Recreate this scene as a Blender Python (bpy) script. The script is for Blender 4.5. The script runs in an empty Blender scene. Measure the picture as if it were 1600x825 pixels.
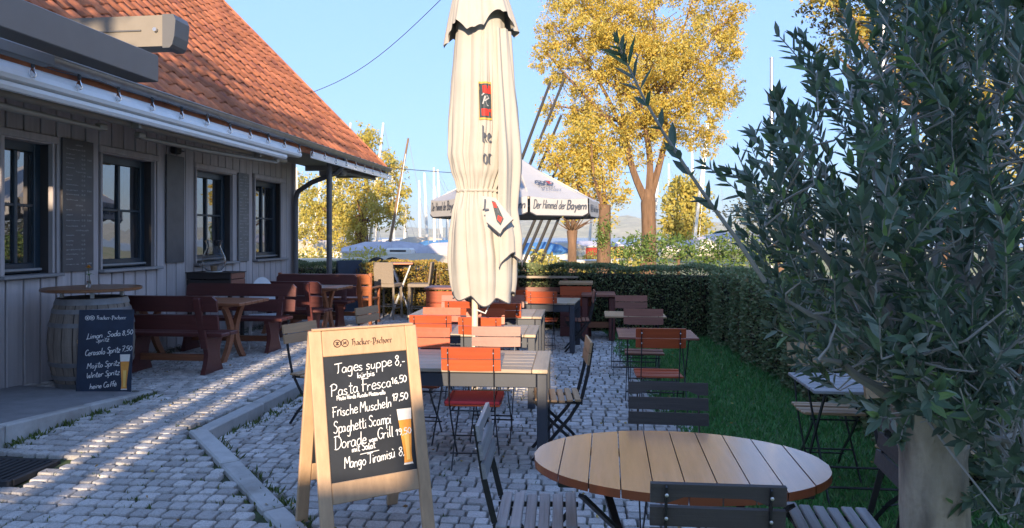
import bpy, math, random
import numpy as np
from mathutils import Vector, Matrix

random.seed(7)
rng = np.random.default_rng(11)
SC = bpy.context.scene
COL = SC.collection
PI = math.pi

# ---------------------------------------------------------------- camera
YAW = math.atan(130.0 / 1110.0)          # the house runs along +Y, the camera looks a little to the left of it
FPX = 1110.0
CAMH = 1.70
cam_data = bpy.data.cameras.new("camera")
cam_data.sensor_width = 36.0
cam_data.lens = 36.0 * FPX / 1600.0
cam_data.shift_y = -42.5 / 1600.0
cam_data.clip_start = 0.05
cam_data.clip_end = 9000.0
cam = bpy.data.objects.new("camera", cam_data)
COL.objects.link(cam)
cam.location = (0, 0, CAMH)
cam.rotation_euler = (PI / 2, 0, YAW)
SC.camera = cam

# ---------------------------------------------------------------- sun and sky
SUN_EL = math.radians(12.0)
SUN_TRAVEL = math.radians(-5.0)           # direction the light travels, measured from +Y towards +X
sdir = Vector((math.sin(SUN_TRAVEL) * math.cos(SUN_EL), math.cos(SUN_TRAVEL) * math.cos(SUN_EL), -math.sin(SUN_EL)))
sun_data = bpy.data.lights.new("sun", 'SUN')
sun_data.energy = 2.1
sun_data.angle = math.radians(0.5)
sun_data.color = (1.0, 0.80, 0.58)
sun = bpy.data.objects.new("sun", sun_data)
COL.objects.link(sun)
sun.rotation_euler = sdir.to_track_quat('-Z', 'Y').to_euler()

world = bpy.data.worlds.new("World")
SC.world = world
world.use_nodes = True
wn = world.node_tree.nodes
wl = world.node_tree.links
bg = wn["Background"]
sky = wn.new("ShaderNodeTexSky")
sky.sky_type = 'NISHITA'
sky.sun_disc = False
sky.sun_elevation = SUN_EL
# the sun stands opposite to the travel direction
az = math.atan2(-sdir.x, -sdir.y)
sky.sun_rotation = az
sky.altitude = 500.0
sky.air_density = 0.6
sky.dust_density = 0.5
sky.ozone_density = 3.0
# hazy evening air: the whole dome has a gentler brightness gradient and a paler blue than clear mountain air
bw = wn.new("ShaderNodeRGBToBW")
pw = wn.new("ShaderNodeMath"); pw.operation = 'POWER'; pw.inputs[1].default_value = 0.24 - 1.0
vsc = wn.new("ShaderNodeVectorMath"); vsc.operation = 'SCALE'
hs = wn.new("ShaderNodeHueSaturation"); hs.inputs["Saturation"].default_value = 0.91
wl.new(sky.outputs[0], bw.inputs[0]); wl.new(bw.outputs[0], pw.inputs[0])
wl.new(sky.outputs[0], vsc.inputs[0]); wl.new(pw.outputs[0], vsc.inputs["Scale"])
wl.new(vsc.outputs[0], hs.inputs["Color"]); wl.new(hs.outputs[0], bg.inputs[0])
bg.inputs[1].default_value = 0.138

SC.view_settings.view_transform = 'Standard'
SC.view_settings.look = 'None'
SC.view_settings.exposure = 2.13
SC.view_settings.gamma = 1.0

# ---------------------------------------------------------------- placing helpers (measured positions)
CA, SA = math.cos(YAW), math.sin(YAW)
def CW(X, z):
    """camera-frame ground offset (right, ahead) -> world x, y"""
    return (X * CA - z * SA, X * SA + z * CA)
def GP(px, py, h=0.0):
    z = (CAMH - h) * FPX / (py - 370.0)
    return CW((px - 800.0) / FPX * z, z)
def DP(px, py, z):
    x, y = CW((px - 800.0) / FPX * z, z)
    return Vector((x, y, CAMH + (370.0 - py) / FPX * z))
def ON_X(px, x0):
    """world y where the vertical plane through image column px meets the plane x = x0"""
    X = (px - 800.0) / FPX
    dx, dy = CW(X, 1.0)
    return dy * (x0 / dx)

# ---------------------------------------------------------------- tagging
def tag(o, label=None, cat=None, group=None, kind=None):
    if label: o["label"] = label
    if cat: o["category"] = cat
    if group: o["group"] = group
    if kind: o["kind"] = kind
    return o
def empty(name, loc, rz=0.0, label=None, cat=None, group=None):
    o = bpy.data.objects.new(name, None)
    o.empty_display_size = 0.1
    COL.objects.link(o)
    o.location = loc
    o.rotation_euler = (0, 0, rz)
    return tag(o, label, cat, group)
def inst(name, mesh, parent=None, loc=(0, 0, 0), rot=(0, 0, 0), scale=(1, 1, 1)):
    o = bpy.data.objects.new(name, mesh)
    COL.objects.link(o)
    o.parent = parent
    o.location = loc
    o.rotation_euler = rot
    o.scale = scale
    return o
def copy_tree(o, parent=None):
    c = o.copy()
    COL.objects.link(c)
    c.parent = parent
    for ch in o.children:
        copy_tree(ch, c)
    return c

# ---------------------------------------------------------------- materials
_mats = {}
def mat(name, col, rough=0.7, var=0.18, scale=(6, 6, 6), detail=4.0, bump=0.0, bscale=60.0, metal=0.0, spec=0.5,
        rnd=0.12, island=False, col2=None, thr=(0.45, 0.7), coat=0.0):
    """procedural principled material: noise-mottled colour, optional second colour in patches, per-object variation, fine bump"""
    if name in _mats: return _mats[name]
    m = bpy.data.materials.new(name)
    m.use_nodes = True
    nt = m.node_tree; N = nt.nodes; L = nt.links
    p = N["Principled BSDF"]
    p.inputs["Roughness"].default_value = rough
    p.inputs["Metallic"].default_value = metal
    p.inputs["Specular IOR Level"].default_value = spec
    if coat: 
        p.inputs["Coat Weight"].default_value = coat
        p.inputs["Coat Roughness"].default_value = 0.12
    tc = N.new("ShaderNodeTexCoord")
    oi = N.new("ShaderNodeObjectInfo")
    off = N.new("ShaderNodeVectorMath"); off.operation = 'ADD'
    mul = N.new("ShaderNodeMath"); mul.operation = 'MULTIPLY'; mul.inputs[1].default_value = 37.0
    L.new(oi.outputs["Random"], mul.inputs[0])
    L.new(tc.outputs["Object"], off.inputs[0]); L.new(mul.outputs[0], off.inputs[1])
    mp = N.new("ShaderNodeMapping"); mp.inputs["Scale"].default_value = scale
    L.new(off.outputs[0], mp.inputs["Vector"])
    nz = N.new("ShaderNodeTexNoise"); nz.inputs["Scale"].default_value = 1.0; nz.inputs["Detail"].default_value = detail
    nz.inputs["Roughness"].default_value = 0.62
    L.new(mp.outputs[0], nz.inputs["Vector"])
    mr = N.new("ShaderNodeMapRange")
    mr.inputs[1].default_value = 0.25; mr.inputs[2].default_value = 0.75
    mr.inputs[3].default_value = 1 - var; mr.inputs[4].default_value = 1 + var
    L.new(nz.outputs["Fac"], mr.inputs[0])
    rn = N.new("ShaderNodeMapRange"); rn.inputs[3].default_value = 1 - rnd; rn.inputs[4].default_value = 1 + rnd
    if island:
        ge = N.new("ShaderNodeNewGeometry")
        ad = N.new("ShaderNodeMath"); ad.operation = 'ADD'
        fr = N.new("ShaderNodeMath"); fr.operation = 'FRACT'
        L.new(oi.outputs["Random"], ad.inputs[0]); L.new(ge.outputs["Random Per Island"], ad.inputs[1])
        L.new(ad.outputs[0], fr.inputs[0]); L.new(fr.outputs[0], rn.inputs[0])
    else:
        L.new(oi.outputs["Random"], rn.inputs[0])
    m2 = N.new("ShaderNodeMath"); m2.operation = 'MULTIPLY'
    L.new(mr.outputs[0], m2.inputs[0]); L.new(rn.outputs[0], m2.inputs[1])
    base = N.new("ShaderNodeRGB"); base.outputs[0].default_value = (*col, 1)
    src = base.outputs[0]
    if col2 is not None:
        nb = N.new("ShaderNodeTexNoise"); nb.inputs["Scale"].default_value = 0.35; nb.inputs["Detail"].default_value = 6.0
        L.new(mp.outputs[0], nb.inputs["Vector"])
        r2 = N.new("ShaderNodeMapRange"); r2.inputs[1].default_value = thr[0]; r2.inputs[2].default_value = thr[1]
        L.new(nb.outputs["Fac"], r2.inputs[0])
        mx = N.new("ShaderNodeMix"); mx.data_type = 'RGBA'
        L.new(r2.outputs[0], mx.inputs[0]); L.new(src, mx.inputs[6]); mx.inputs[7].default_value = (*col2, 1)
        src = mx.outputs[2]
    vs = N.new("ShaderNodeVectorMath"); vs.operation = 'SCALE'
    L.new(src, vs.inputs[0]); L.new(m2.outputs[0], vs.inputs["Scale"])
    L.new(vs.outputs[0], p.inputs["Base Color"])
    if bump:
        n3 = N.new("ShaderNodeTexNoise"); n3.inputs["Scale"].default_value = bscale; n3.inputs["Detail"].default_value = 5.0
        L.new(off.outputs[0], n3.inputs["Vector"])
        mixb = N.new("ShaderNodeMath"); mixb.operation = 'ADD'
        L.new(n3.outputs["Fac"], mixb.inputs[0]); L.new(nz.outputs["Fac"], mixb.inputs[1])
        bp = N.new("ShaderNodeBump"); bp.inputs["Strength"].default_value = bump; bp.inputs["Distance"].default_value = 0.01
        L.new(mixb.outputs[0], bp.inputs["Height"]); L.new(bp.outputs[0], p.inputs["Normal"])
    _mats[name] = m
    return m

def leaf_mat(name, cols, rough=0.5, trans=0.25, spec=0.4):
    """foliage: colour picked per leaf between several greens / golds, thin and slightly translucent"""
    if name in _mats: return _mats[name]
    m = bpy.data.materials.new(name); m.use_nodes = True
    nt = m.node_tree; N = nt.nodes; L = nt.links
    p = N["Principled BSDF"]; out = N["Material Output"]
    p.inputs["Roughness"].default_value = rough
    p.inputs["Specular IOR Level"].default_value = spec
    ge = N.new("ShaderNodeNewGeometry"); oi = N.new("ShaderNodeObjectInfo")
    ad = N.new("ShaderNodeMath"); ad.operation = 'ADD'; fr = N.new("ShaderNodeMath"); fr.operation = 'FRACT'
    L.new(ge.outputs["Random Per Island"], ad.inputs[0]); L.new(oi.outputs["Random"], ad.inputs[1]); L.new(ad.outputs[0], fr.inputs[0])
    cr = N.new("ShaderNodeValToRGB")
    els = cr.color_ramp.elements
    n = len(cols)
    while len(els) < n: els.new(0.5)
    for i, c in enumerate(cols):
        els[i].position = i / max(1, n - 1); els[i].color = (*c, 1)
    L.new(fr.outputs[0], cr.inputs[0])
    L.new(cr.outputs[0], p.inputs["Base Color"])
    if trans > 0:
        t = N.new("ShaderNodeBsdfTranslucent"); L.new(cr.outputs[0], t.inputs[0])
        ms = N.new("ShaderNodeMixShader"); ms.inputs[0].default_value = trans
        L.new(p.outputs[0], ms.inputs[1]); L.new(t.outputs[0], ms.inputs[2]); L.new(ms.outputs[0], out.inputs[0])
    _mats[name] = m
    return m

def glass_mat(name):
    """dark window pane: near-black room behind, strong mirror reflection of the garden"""
    m = bpy.data.materials.new(name); m.use_nodes = True
    nt = m.node_tree; N = nt.nodes; L = nt.links
    p = N["Principled BSDF"]
    p.inputs["Base Color"].default_value = (0.012, 0.017, 0.022, 1)
    p.inputs["Roughness"].default_value = 0.015
    p.inputs["IOR"].default_value = 3.0
    tc = N.new("ShaderNodeTexCoord"); nz = N.new("ShaderNodeTexNoise"); nz.inputs["Scale"].default_value = 2.2
    L.new(tc.outputs["Object"], nz.inputs["Vector"])
    bp = N.new("ShaderNodeBump"); bp.inputs["Strength"].default_value = 0.05; bp.inputs["Distance"].default_value = 0.02
    L.new(nz.outputs["Fac"], bp.inputs["Height"]); L.new(bp.outputs[0], p.inputs["Normal"])
    return m

def clear_glass():
    m = bpy.data.materials.new("clear_glass"); m.use_nodes = True
    nt = m.node_tree; N = nt.nodes; L = nt.links
    p = N["Principled BSDF"]
    p.inputs["Transmission Weight"].default_value = 1.0
    p.inputs["Roughness"].default_value = 0.01
    p.inputs["IOR"].default_value = 1.25
    return m

# ---------------------------------------------------------------- mesh builder
_CH = None
def _chamfer_topology():
    idx = {}
    for sx in (-1, 1):
        for sy in (-1, 1):
            for sz in (-1, 1):
                for a in range(3):
                    idx[(sx, sy, sz, a)] = len(idx)
    keys = list(idx)
    faces = []
    def corner(s): return [idx[(s[0], s[1], s[2], a)] for a in range(3)]
    for a in range(3):
        b, c = (a + 1) % 3, (a + 2) % 3
        for s in (-1, 1):
            f = []
            for (tb, tc) in ((-1, -1), (1, -1), (1, 1), (-1, 1)):
                q = [0, 0, 0]; q[a] = s; q[b] = tb; q[c] = tc
                f.append(idx[(q[0], q[1], q[2], a)])
            faces.append(f)
    for a in range(3):                      # edges parallel to axis a
        b, c = (a + 1) % 3, (a + 2) % 3
        for tb in (-1, 1):
            for tc in (-1, 1):
                q0 = [0, 0, 0]; q1 = [0, 0, 0]
                q0[a] = -1; q1[a] = 1
                for q in (q0, q1): q[b] = tb; q[c] = tc
                faces.append([idx[(*q0, b)], idx[(*q1, b)], idx[(*q1, c)], idx[(*q0, c)]])
    for sx in (-1, 1):
        for sy in (-1, 1):
            for sz in (-1, 1):
                faces.append(corner((sx, sy, sz)))
    # orient outwards
    P = []
    for (sx, sy, sz, a) in keys:
        v = [sx * 0.8, sy * 0.8, sz * 0.8]; v[a] = (sx, sy, sz)[a]
        P.append(Vector(v))
    out = []
    for f in faces:
        n = (P[f[1]] - P[f[0]]).cross(P[f[2]] - P[f[0]])
        c = sum((P[i] for i in f), Vector()) / len(f)
        out.append(f if n.dot(c) > 0 else f[::-1])
    return keys, out
_CHK, _CHF = _chamfer_topology()

class MB:
    def __init__(s):
        s.v = []; s.f = []; s.m = []
    def add(s, verts, faces, mi=0, M=None):
        o = len(s.v)
        for p in verts:
            p = Vector(p)
            s.v.append(tuple(M @ p) if M is not None else tuple(p))
        for f in faces:
            s.f.append([o + i for i in f]); s.m.append(mi)
        return s
    def box(s, c, size, M=None, bev=0.0, mi=0, R=None):
        hx, hy, hz = size[0] / 2, size[1] / 2, size[2] / 2
        c = Vector(c)
        if bev > 0:
            b = min(bev, hx * .49, hy * .49, hz * .49)
            vs = []
            for (sx, sy, sz, a) in _CHK:
                q = [sx * (hx - b), sy * (hy - b), sz * (hz - b)]
                q[a] = (sx * hx, sy * hy, sz * hz)[a]
                q = Vector(q)
                if R is not None: q = R @ q
                vs.append(c + q)
            return s.add(vs, _CHF, mi, M)
        vs = []
        for sx in (-1, 1):
            for sy in (-1, 1):
                for sz in (-1, 1):
                    q = Vector((sx * hx, sy * hy, sz * hz))
                    if R is not None: q = R @ q
                    vs.append(c + q)
        F = [(0, 1, 3, 2), (4, 6, 7, 5), (0, 4, 5, 1), (2, 3, 7, 6), (0, 2, 6, 4), (1, 5, 7, 3)]
        return s.add(vs, F, mi, M)
    def bar(s, p, q, w, t, up=(0, 0, 1), bev=0.0, mi=0, M=None):
        """rectangular bar from p to q: w along the side direction, t along the 'up'-ish direction"""
        p, q = Vector(p), Vector(q)
        d = q - p; ln = d.length; d.normalize()
        u = Vector(up); side = d.cross(u)
        if side.length < 1e-4: side = d.cross(Vector((1, 0, 0)))
        side.normalize(); u2 = side.cross(d)
        R = Matrix((side, d, u2)).transposed()
        return s.box((p + q) / 2, (w, ln, t), M=M, bev=bev, mi=mi, R=R)
    def tube(s, pts, r, n=8, cap=True, mi=0, M=None):
        pts = [Vector(p) for p in pts]
        rs = r if isinstance(r, (list, tuple)) else [r] * len(pts)
        vs = []; fs = []
        prev = None
        for i, p in enumerate(pts):
            d = (pts[min(i + 1, len(pts) - 1)] - pts[max(i - 1, 0)])
            if d.length < 1e-9: d = Vector((0, 0, 1))
            d.normalize()
            if prev is None:
                a = d.cross(Vector((0, 0, 1)))
                if a.length < 1e-3: a = d.cross(Vector((1, 0, 0)))
            else:
                a = prev - d * prev.dot(d)
                if a.length < 1e-6: a = d.cross(Vector((1, 0, 0)))
            a.normalize(); b = d.cross(a); prev = a
            for k in range(n):
                t = 2 * PI * k / n
                vs.append(p + (a * math.cos(t) + b * math.sin(t)) * rs[i])
        for i in range(len(pts) - 1):
            for k in range(n):
                k2 = (k + 1) % n
                fs.append((i * n + k, i * n + k2, (i + 1) * n + k2, (i + 1) * n + k))
        if cap:
            fs.append(tuple(range(n))[::-1]); fs.append(tuple((len(pts) - 1) * n + k for k in range(n)))
        return s.add(vs, fs, mi, M)
    def lathe(s, prof, n=24, c=(0, 0, 0), mi=0, cap=True, M=None, arc=None):
        vs = []; fs = []
        a0, a1 = arc if arc else (0, 2 * PI)
        full = arc is None
        m = n if full else n + 1
        for (r, z) in prof:
            for k in range(m):
                t = a0 + (a1 - a0) * k / n
                vs.append((c[0] + r * math.cos(t), c[1] + r * math.sin(t), c[2] + z))
        for i in range(len(prof) - 1):
            for k in range(n):
                k2 = (k + 1) % m
                fs.append((i * m + k, i * m + k2, (i + 1) * m + k2, (i + 1) * m + k))
        if cap and full:
            if prof[0][0] > 1e-4: fs.append(tuple(range(m))[::-1])
            if prof[-1][0] > 1e-4: fs.append(tuple((len(prof) - 1) * m + k for k in range(m)))
        return s.add(vs, fs, mi, M)
    def prism(s, poly, o, ex, ey, thick, mi=0, M=None, side_mi=None):
        """polygon poly (u,v) in the frame o,ex,ey extruded by thick along ex x ey (centred)"""
        o, ex, ey = Vector(o), Vector(ex), Vector(ey)
        n = ex.cross(ey).normalized()
        A = [o + ex * u + ey * v - n * thick / 2 for u, v in poly]
        B = [p + n * thick for p in A]
        k = len(poly)
        area = sum(poly[i][0] * poly[(i + 1) % k][1] - poly[(i + 1) % k][0] * poly[i][1] for i in range(k))
        if area < 0: A.reverse(); B.reverse()
        s.add(A + B, [tuple(range(k))[::-1], tuple(range(k, 2 * k))], mi, M)
        o2 = len(s.v) - 2 * k
        for i in range(k):
            j = (i + 1) % k
            s.f.append([o2 + i, o2 + j, o2 + k + j, o2 + k + i]); s.m.append(mi if side_mi is None else side_mi)
        return s
    def mesh(s, name, mats, smooth=False):
        me = bpy.data.meshes.new(name)
        me.from_pydata(s.v, [], s.f)
        if not isinstance(mats, (list, tuple)): mats = [mats]
        for m in mats: me.materials.append(m)
        if len(mats) > 1: me.polygons.foreach_set("material_index", s.m)
        if smooth:
            me.polygons.foreach_set("use_smooth", [True] * len(me.polygons))
            try: me.set_sharp_from_angle(angle=math.radians(38))
            except Exception: pass
        me.update()
        return me
    def build(s, name, mats, parent=None, smooth=False, loc=(0, 0, 0), rot=(0, 0, 0)):
        return inst(name, s.mesh(name, mats, smooth), parent, loc, rot)

def np_mesh(name, V, F, mats, smooth=False, mi=None):
    """V (n,3) array, F (m,k) array of equal polygons"""
    me = bpy.data.meshes.new(name)
    V = np.asarray(V, dtype=np.float32); F = np.asarray(F, dtype=np.int32)
    m, k = F.shape
    me.vertices.add(len(V)); me.vertices.foreach_set("co", V.ravel())
    me.loops.add(m * k); me.loops.foreach_set("vertex_index", F.ravel())
    me.polygons.add(m)
    me.polygons.foreach_set("loop_start", np.arange(0, m * k, k, dtype=np.int32))
    me.polygons.foreach_set("loop_total", np.full(m, k, dtype=np.int32))
    if not isinstance(mats, (list, tuple)): mats = [mats]
    for q in mats: me.materials.append(q)
    if mi is not None: me.polygons.foreach_set("material_index", np.asarray(mi, dtype=np.int32))
    if smooth: me.polygons.foreach_set("use_smooth", np.ones(m, dtype=bool))
    me.update(calc_edges=True)
    me.validate()
    return me

def unit(a):
    return a / (np.linalg.norm(a, axis=1, keepdims=True) + 1e-9)
def leaves_np(P, D, L, W, rnd=None, droop=0.0):
    """rhombic leaf cards: base point P, direction D, length L, width ratio W"""
    n = len(P)
    D = unit(D)
    A = unit(np.cross(D, rng.normal(size=(n, 3))))
    L = np.broadcast_to(np.asarray(L, dtype=float).reshape(-1, 1), (n, 1))
    Wd = L * W
    Nn = np.cross(D, A)
    mid = P + D * L * 0.48 + Nn * L * 0.06
    V = np.stack([P, mid + A * Wd / 2, P + D * L, mid - A * Wd / 2], axis=1).reshape(-1, 3)
    F = np.arange(4 * n).reshape(n, 4)
    return V, F
def leaf_template():
    """long lens-shaped leaf with a fold along the midrib, unit length along y"""
    st = [(0, 0, 0), (-.5, .3, .06), (-.42, .66, .05), (0, 1, -.02), (.42, .66, .05), (.5, .3, .06), (0, .3, -.03), (0, .66, -.03)]
    F = [(0, 6, 1), (1, 6, 7), (1, 7, 2), (2, 7, 3), (0, 5, 6), (5, 4, 7), (5, 7, 6), (4, 3, 7)]
    return np.array(st, dtype=float), np.array(F)
HAZE = 0.00022
# ---------------------------------------------------------------- the materials used
STONE = mat("granite_sett", (0.49, 0.465, 0.44), 0.8, var=0.34, scale=(18, 18, 18), bump=0.5, bscale=90, rnd=0.24, island=True, col2=(0.33, 0.30, 0.27), thr=(.5, .75))
JOINT = mat("joint_soil", (0.055, 0.05, 0.038), 0.95, var=0.5, scale=(9, 9, 9), bump=0.8, bscale=140, col2=(0.055, 0.085, 0.025), thr=(.45, .6), rnd=0)
KERB = mat("kerb_concrete", (0.42, 0.41, 0.39), 0.85, var=0.16, scale=(7, 7, 7), bump=0.35, bscale=120, col2=(0.20, 0.18, 0.15), thr=(.5, .75))
ASPHALT = mat("landing_asphalt", (0.20, 0.20, 0.205), 0.9, var=0.22, scale=(5, 5, 5), bump=0.5, bscale=220, rnd=0)
GRAVEL = mat("gravel", (0.28, 0.26, 0.23), 0.9, var=0.3, scale=(20, 20, 20), rnd=.3, island=True)
SOIL = mat("lawn_soil", (0.06, 0.13, 0.04), 0.95, var=0.4, scale=(4, 4, 4), bump=0.5, bscale=60, rnd=0)
YARD = mat("boatyard_ground", (0.42, 0.35, 0.17), 0.95, var=0.3, scale=(.4, .4, .4), col2=(0.26, 0.28, 0.08), rnd=0)
GRASS = leaf_mat("grass_blades", [(0.055, 0.21, 0.05), (0.075, 0.26, 0.065), (0.11, 0.30, 0.08), (0.19, 0.31, 0.11)], .5, .2)
MOSS = leaf_mat("joint_weed_blades", [(0.06, 0.10, 0.02), (0.10, 0.15, 0.03), (0.14, 0.16, 0.05)], .6, .2)
WALLP = mat("grey_wall_paint", (0.47, 0.42, 0.41), 0.6, var=0.17, scale=(16, 16, 1.2), bump=0.2, bscale=60, rnd=0.07)
WALLD = mat("wall_groove", (0.06, 0.055, 0.055), 0.9, var=0.1, rnd=0)
FRAME = mat("window_frame_paint", (0.022, 0.040, 0.058), 0.35, var=0.1, rnd=0.03)
SILL = mat("sill_paint", (0.30, 0.29, 0.29), 0.5, var=0.12, scale=(3, 20, 20))
GLASS = glass_mat("window_glass")
CLEAR = clear_glass()
TILE = mat("clay_roof_tile", (0.50, 0.17, 0.075), 0.78, var=0.22, scale=(7, 7, 7), bump=0.3, bscale=70, rnd=0.26, island=True, col2=(0.30, 0.10, 0.06), thr=(.5, .68))
ALU = mat("grey_powder_coat", (0.115, 0.115, 0.118), 0.42, var=0.06, rnd=0.03)
ALUB = mat("bronze_grey_coat", (0.235, 0.205, 0.165), 0.4, var=0.06, rnd=0.03)
WHITEP = mat("white_awning_coat", (0.84, 0.84, 0.83), 0.38, var=0.05, rnd=0.03)
ZINC = mat("zinc_gutter", (0.28, 0.27, 0.26), 0.38, var=0.2, metal=0.6, rnd=0.05)
SOFFIT = mat("soffit_paint", (0.26, 0.235, 0.21), 0.7, var=0.12, scale=(14, 2, 14))
PIPE = mat("grey_pipe", (0.17, 0.17, 0.175), 0.45, var=0.1, metal=.3)
SLATE = mat("chalkboard_black", (0.016, 0.019, 0.024), 0.55, var=0.35, scale=(5, 5, 5), rnd=0.1)
SLATEB = mat("chalkboard_navy", (0.012, 0.024, 0.05), 0.5, var=0.35, scale=(5, 5, 5), rnd=0.1)
SLATEG = mat("wall_board_grey", (0.085, 0.082, 0.085), 0.5, var=0.2, scale=(6, 6, 6), rnd=0.1)
CHALK = mat("chalk_white", (0.80, 0.80, 0.77), 0.9, var=0.14, scale=(70, 70, 70), rnd=0)
CHALKD = mat("chalk_faded", (0.36, 0.36, 0.36), 0.9, var=0.2, scale=(70, 70, 70), rnd=0)
BEECH = mat("pale_frame_wood", (0.50, 0.325, 0.185), 0.5, var=0.14, scale=(30, 30, 2.5), bump=0.1, bscale=30, rnd=0.05)
PRINT = mat("dark_print", (0.06, 0.03, 0.02), 0.7, var=0.05, rnd=0)
PRINTG = mat("grey_print", (0.075, 0.085, 0.11), 0.75, var=0.05, rnd=0)
BEER = mat("beer_print", (0.80, 0.33, 0.05), 0.5, var=0.22, scale=(8, 8, 8), rnd=0)
FOAM = mat("foam_print", (0.78, 0.74, 0.66), 0.6, var=0.06, scale=(30, 30, 30), rnd=0)
BEERL = mat("beer_light_print", (0.90, 0.56, 0.14), 0.5, var=0.1, rnd=0)
OAK = mat("weathered_oak", (0.22, 0.18, 0.145), 0.75, var=0.3, scale=(26, 26, 2), bump=0.4, bscale=30, rnd=0.16)
HOOP = mat("barrel_hoop", (0.22, 0.22, 0.225), 0.5, var=0.25, metal=0.5, scale=(8, 8, 8))
PLATE = mat("varnished_top", (0.20, 0.085, 0.035), 0.32, var=0.25, scale=(3, 30, 30), rnd=0.08)
BENCH = mat("oxblood_wood", (0.10, 0.028, 0.025), 0.42, var=0.25, scale=(2.5, 30, 30), bump=0.12, bscale=30, rnd=0.14)
BENCHL = mat("worn_brown_wood", (0.27, 0.105, 0.05), 0.42, var=0.3, scale=(2.5, 30, 30), bump=0.12, bscale=30, rnd=0.14)
BENCHO = mat("orange_brown_wood", (0.38, 0.12, 0.045), 0.4, var=0.25, scale=(2.5, 30, 30), rnd=0.12)
RED = mat("red_lacquer_wood", (0.42, 0.072, 0.018), 0.42, var=0.16, scale=(2.5, 40, 40), bump=0.08, bscale=20, rnd=0.14)
BROWN = mat("brown_lacquer_wood", (0.23, 0.085, 0.055), 0.46, var=0.2, scale=(2.5, 40, 40), bump=0.08, bscale=20, rnd=0.16)
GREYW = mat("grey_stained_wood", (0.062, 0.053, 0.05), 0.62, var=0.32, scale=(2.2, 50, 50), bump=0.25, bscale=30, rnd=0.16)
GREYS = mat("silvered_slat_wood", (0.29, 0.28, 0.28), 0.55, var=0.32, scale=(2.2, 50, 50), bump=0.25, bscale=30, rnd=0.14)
STEEL = mat("black_steel", (0.014, 0.014, 0.016), 0.4, var=0.3, scale=(30, 30, 30), rnd=0)
RIVET = mat("bright_rivet", (0.6, 0.6, 0.6), 0.3, var=0.1, metal=0.9)
NATW = mat("natural_slat_wood", (0.40, 0.25, 0.13), 0.45, var=0.18, scale=(2.5, 40, 40), rnd=0.12)
TEAK = mat("greyed_teak", (0.40, 0.315, 0.225), 0.5, var=0.2, scale=(2.0, 34, 34), bump=0.15, bscale=25, rnd=0.12)
TEAKY = mat("greyed_teak_end", (0.42, 0.32, 0.21), 0.5, var=0.2, scale=(34, 2, 34), bump=0.15, bscale=25, rnd=0.12)
ANTH = mat("anthracite_steel", (0.042, 0.048, 0.062), 0.42, var=0.08, rnd=0.03)
TOPW = mat("glazed_orange_wood", (0.66, 0.33, 0.165), 0.24, var=0.17, scale=(22, 1.8, 22), bump=0.1, bscale=14, rnd=0.09, coat=0.5)
TOPE = mat("red_brown_edge", (0.26, 0.065, 0.025), 0.3, var=0.15, rnd=0.05)
CUSH = mat("crimson_cushion", (0.20, 0.012, 0.028), 0.85, var=0.12, scale=(40, 40, 40), bump=0.3, bscale=300)
CLOTH = mat("cream_canvas", (0.42, 0.39, 0.34), 0.85, var=0.05, scale=(5, 5, 5), bump=0.12, bscale=260, rnd=0.02, col2=(0.38, 0.355, 0.31), thr=(.55, .8))
CLOTHW = mat("white_canvas", (0.44, 0.43, 0.42), 0.85, var=0.04, bump=0.1, bscale=260, rnd=0.02)
HEM = mat("dark_hem", (0.06, 0.06, 0.07), 0.8, var=0.1)
EMRED = mat("emblem_red", (0.55, 0.03, 0.02), 0.7, var=0.05, rnd=0)
EMGOLD = mat("emblem_gold", (0.62, 0.36, 0.07), 0.7, var=0.05, rnd=0)
EMDARK = mat("emblem_dark", (0.04, 0.055, 0.065), 0.7, var=0.05, rnd=0)
POLEW = mat("pale_pole_wood", (0.62, 0.52, 0.40), 0.5, var=0.1, scale=(30, 30, 2))
RATTAN = mat("grey_rattan", (0.24, 0.195, 0.15), 0.6, var=0.25, scale=(60, 60, 90), bump=0.6, bscale=120)
WHITEM = mat("white_metal", (0.75, 0.75, 0.75), 0.35, var=0.05)
DARKW = mat("dark_crate_wood", (0.035, 0.028, 0.027), 0.6, var=0.3, scale=(3, 30, 30))
BARK = mat("tree_bark", (0.17, 0.10, 0.06), 0.95, var=0.4, scale=(9, 9, 1.6), bump=1.0, bscale=16)
BARKO = mat("olive_bark", (0.44, 0.36, 0.27), 0.95, var=0.28, scale=(14, 14, 5), bump=0.9, bscale=34, col2=(0.22, 0.18, 0.14), thr=(.50, .60))
TWIG = mat("olive_twig", (0.34, 0.32, 0.29), 0.9, var=0.2)
OLIVE = leaf_mat("olive_leaves", [(0.07, 0.115, 0.08), (0.12, 0.18, 0.12), (0.085, 0.15, 0.095), (0.17, 0.23, 0.16), (0.30, 0.35, 0.30), (0.13, 0.22, 0.10), (0.085, 0.14, 0.10), (0.10, 0.17, 0.10), (0.25, 0.40, 0.12)], .42, .28, .5)
WILLOW = leaf_mat("golden_leaves", [(0.66, 0.43, 0.06), (0.76, 0.54, 0.09), (0.54, 0.42, 0.07), (0.72, 0.60, 0.18), (0.42, 0.40, 0.11), (0.62, 0.50, 0.09), (0.56, 0.36, 0.06)], .6, .42)
WILLOWG = leaf_mat("yellow_green_leaves", [(0.58, 0.46, 0.08), (0.46, 0.41, 0.09), (0.64, 0.49, 0.11), (0.36, 0.36, 0.10)], .6, .4)
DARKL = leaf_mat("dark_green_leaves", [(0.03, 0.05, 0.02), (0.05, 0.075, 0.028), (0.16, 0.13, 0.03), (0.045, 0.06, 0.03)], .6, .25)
GREYL = leaf_mat("grey_green_leaves", [(0.10, 0.115, 0.085), (0.15, 0.16, 0.12), (0.07, 0.085, 0.06)], .6, .25)
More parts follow.
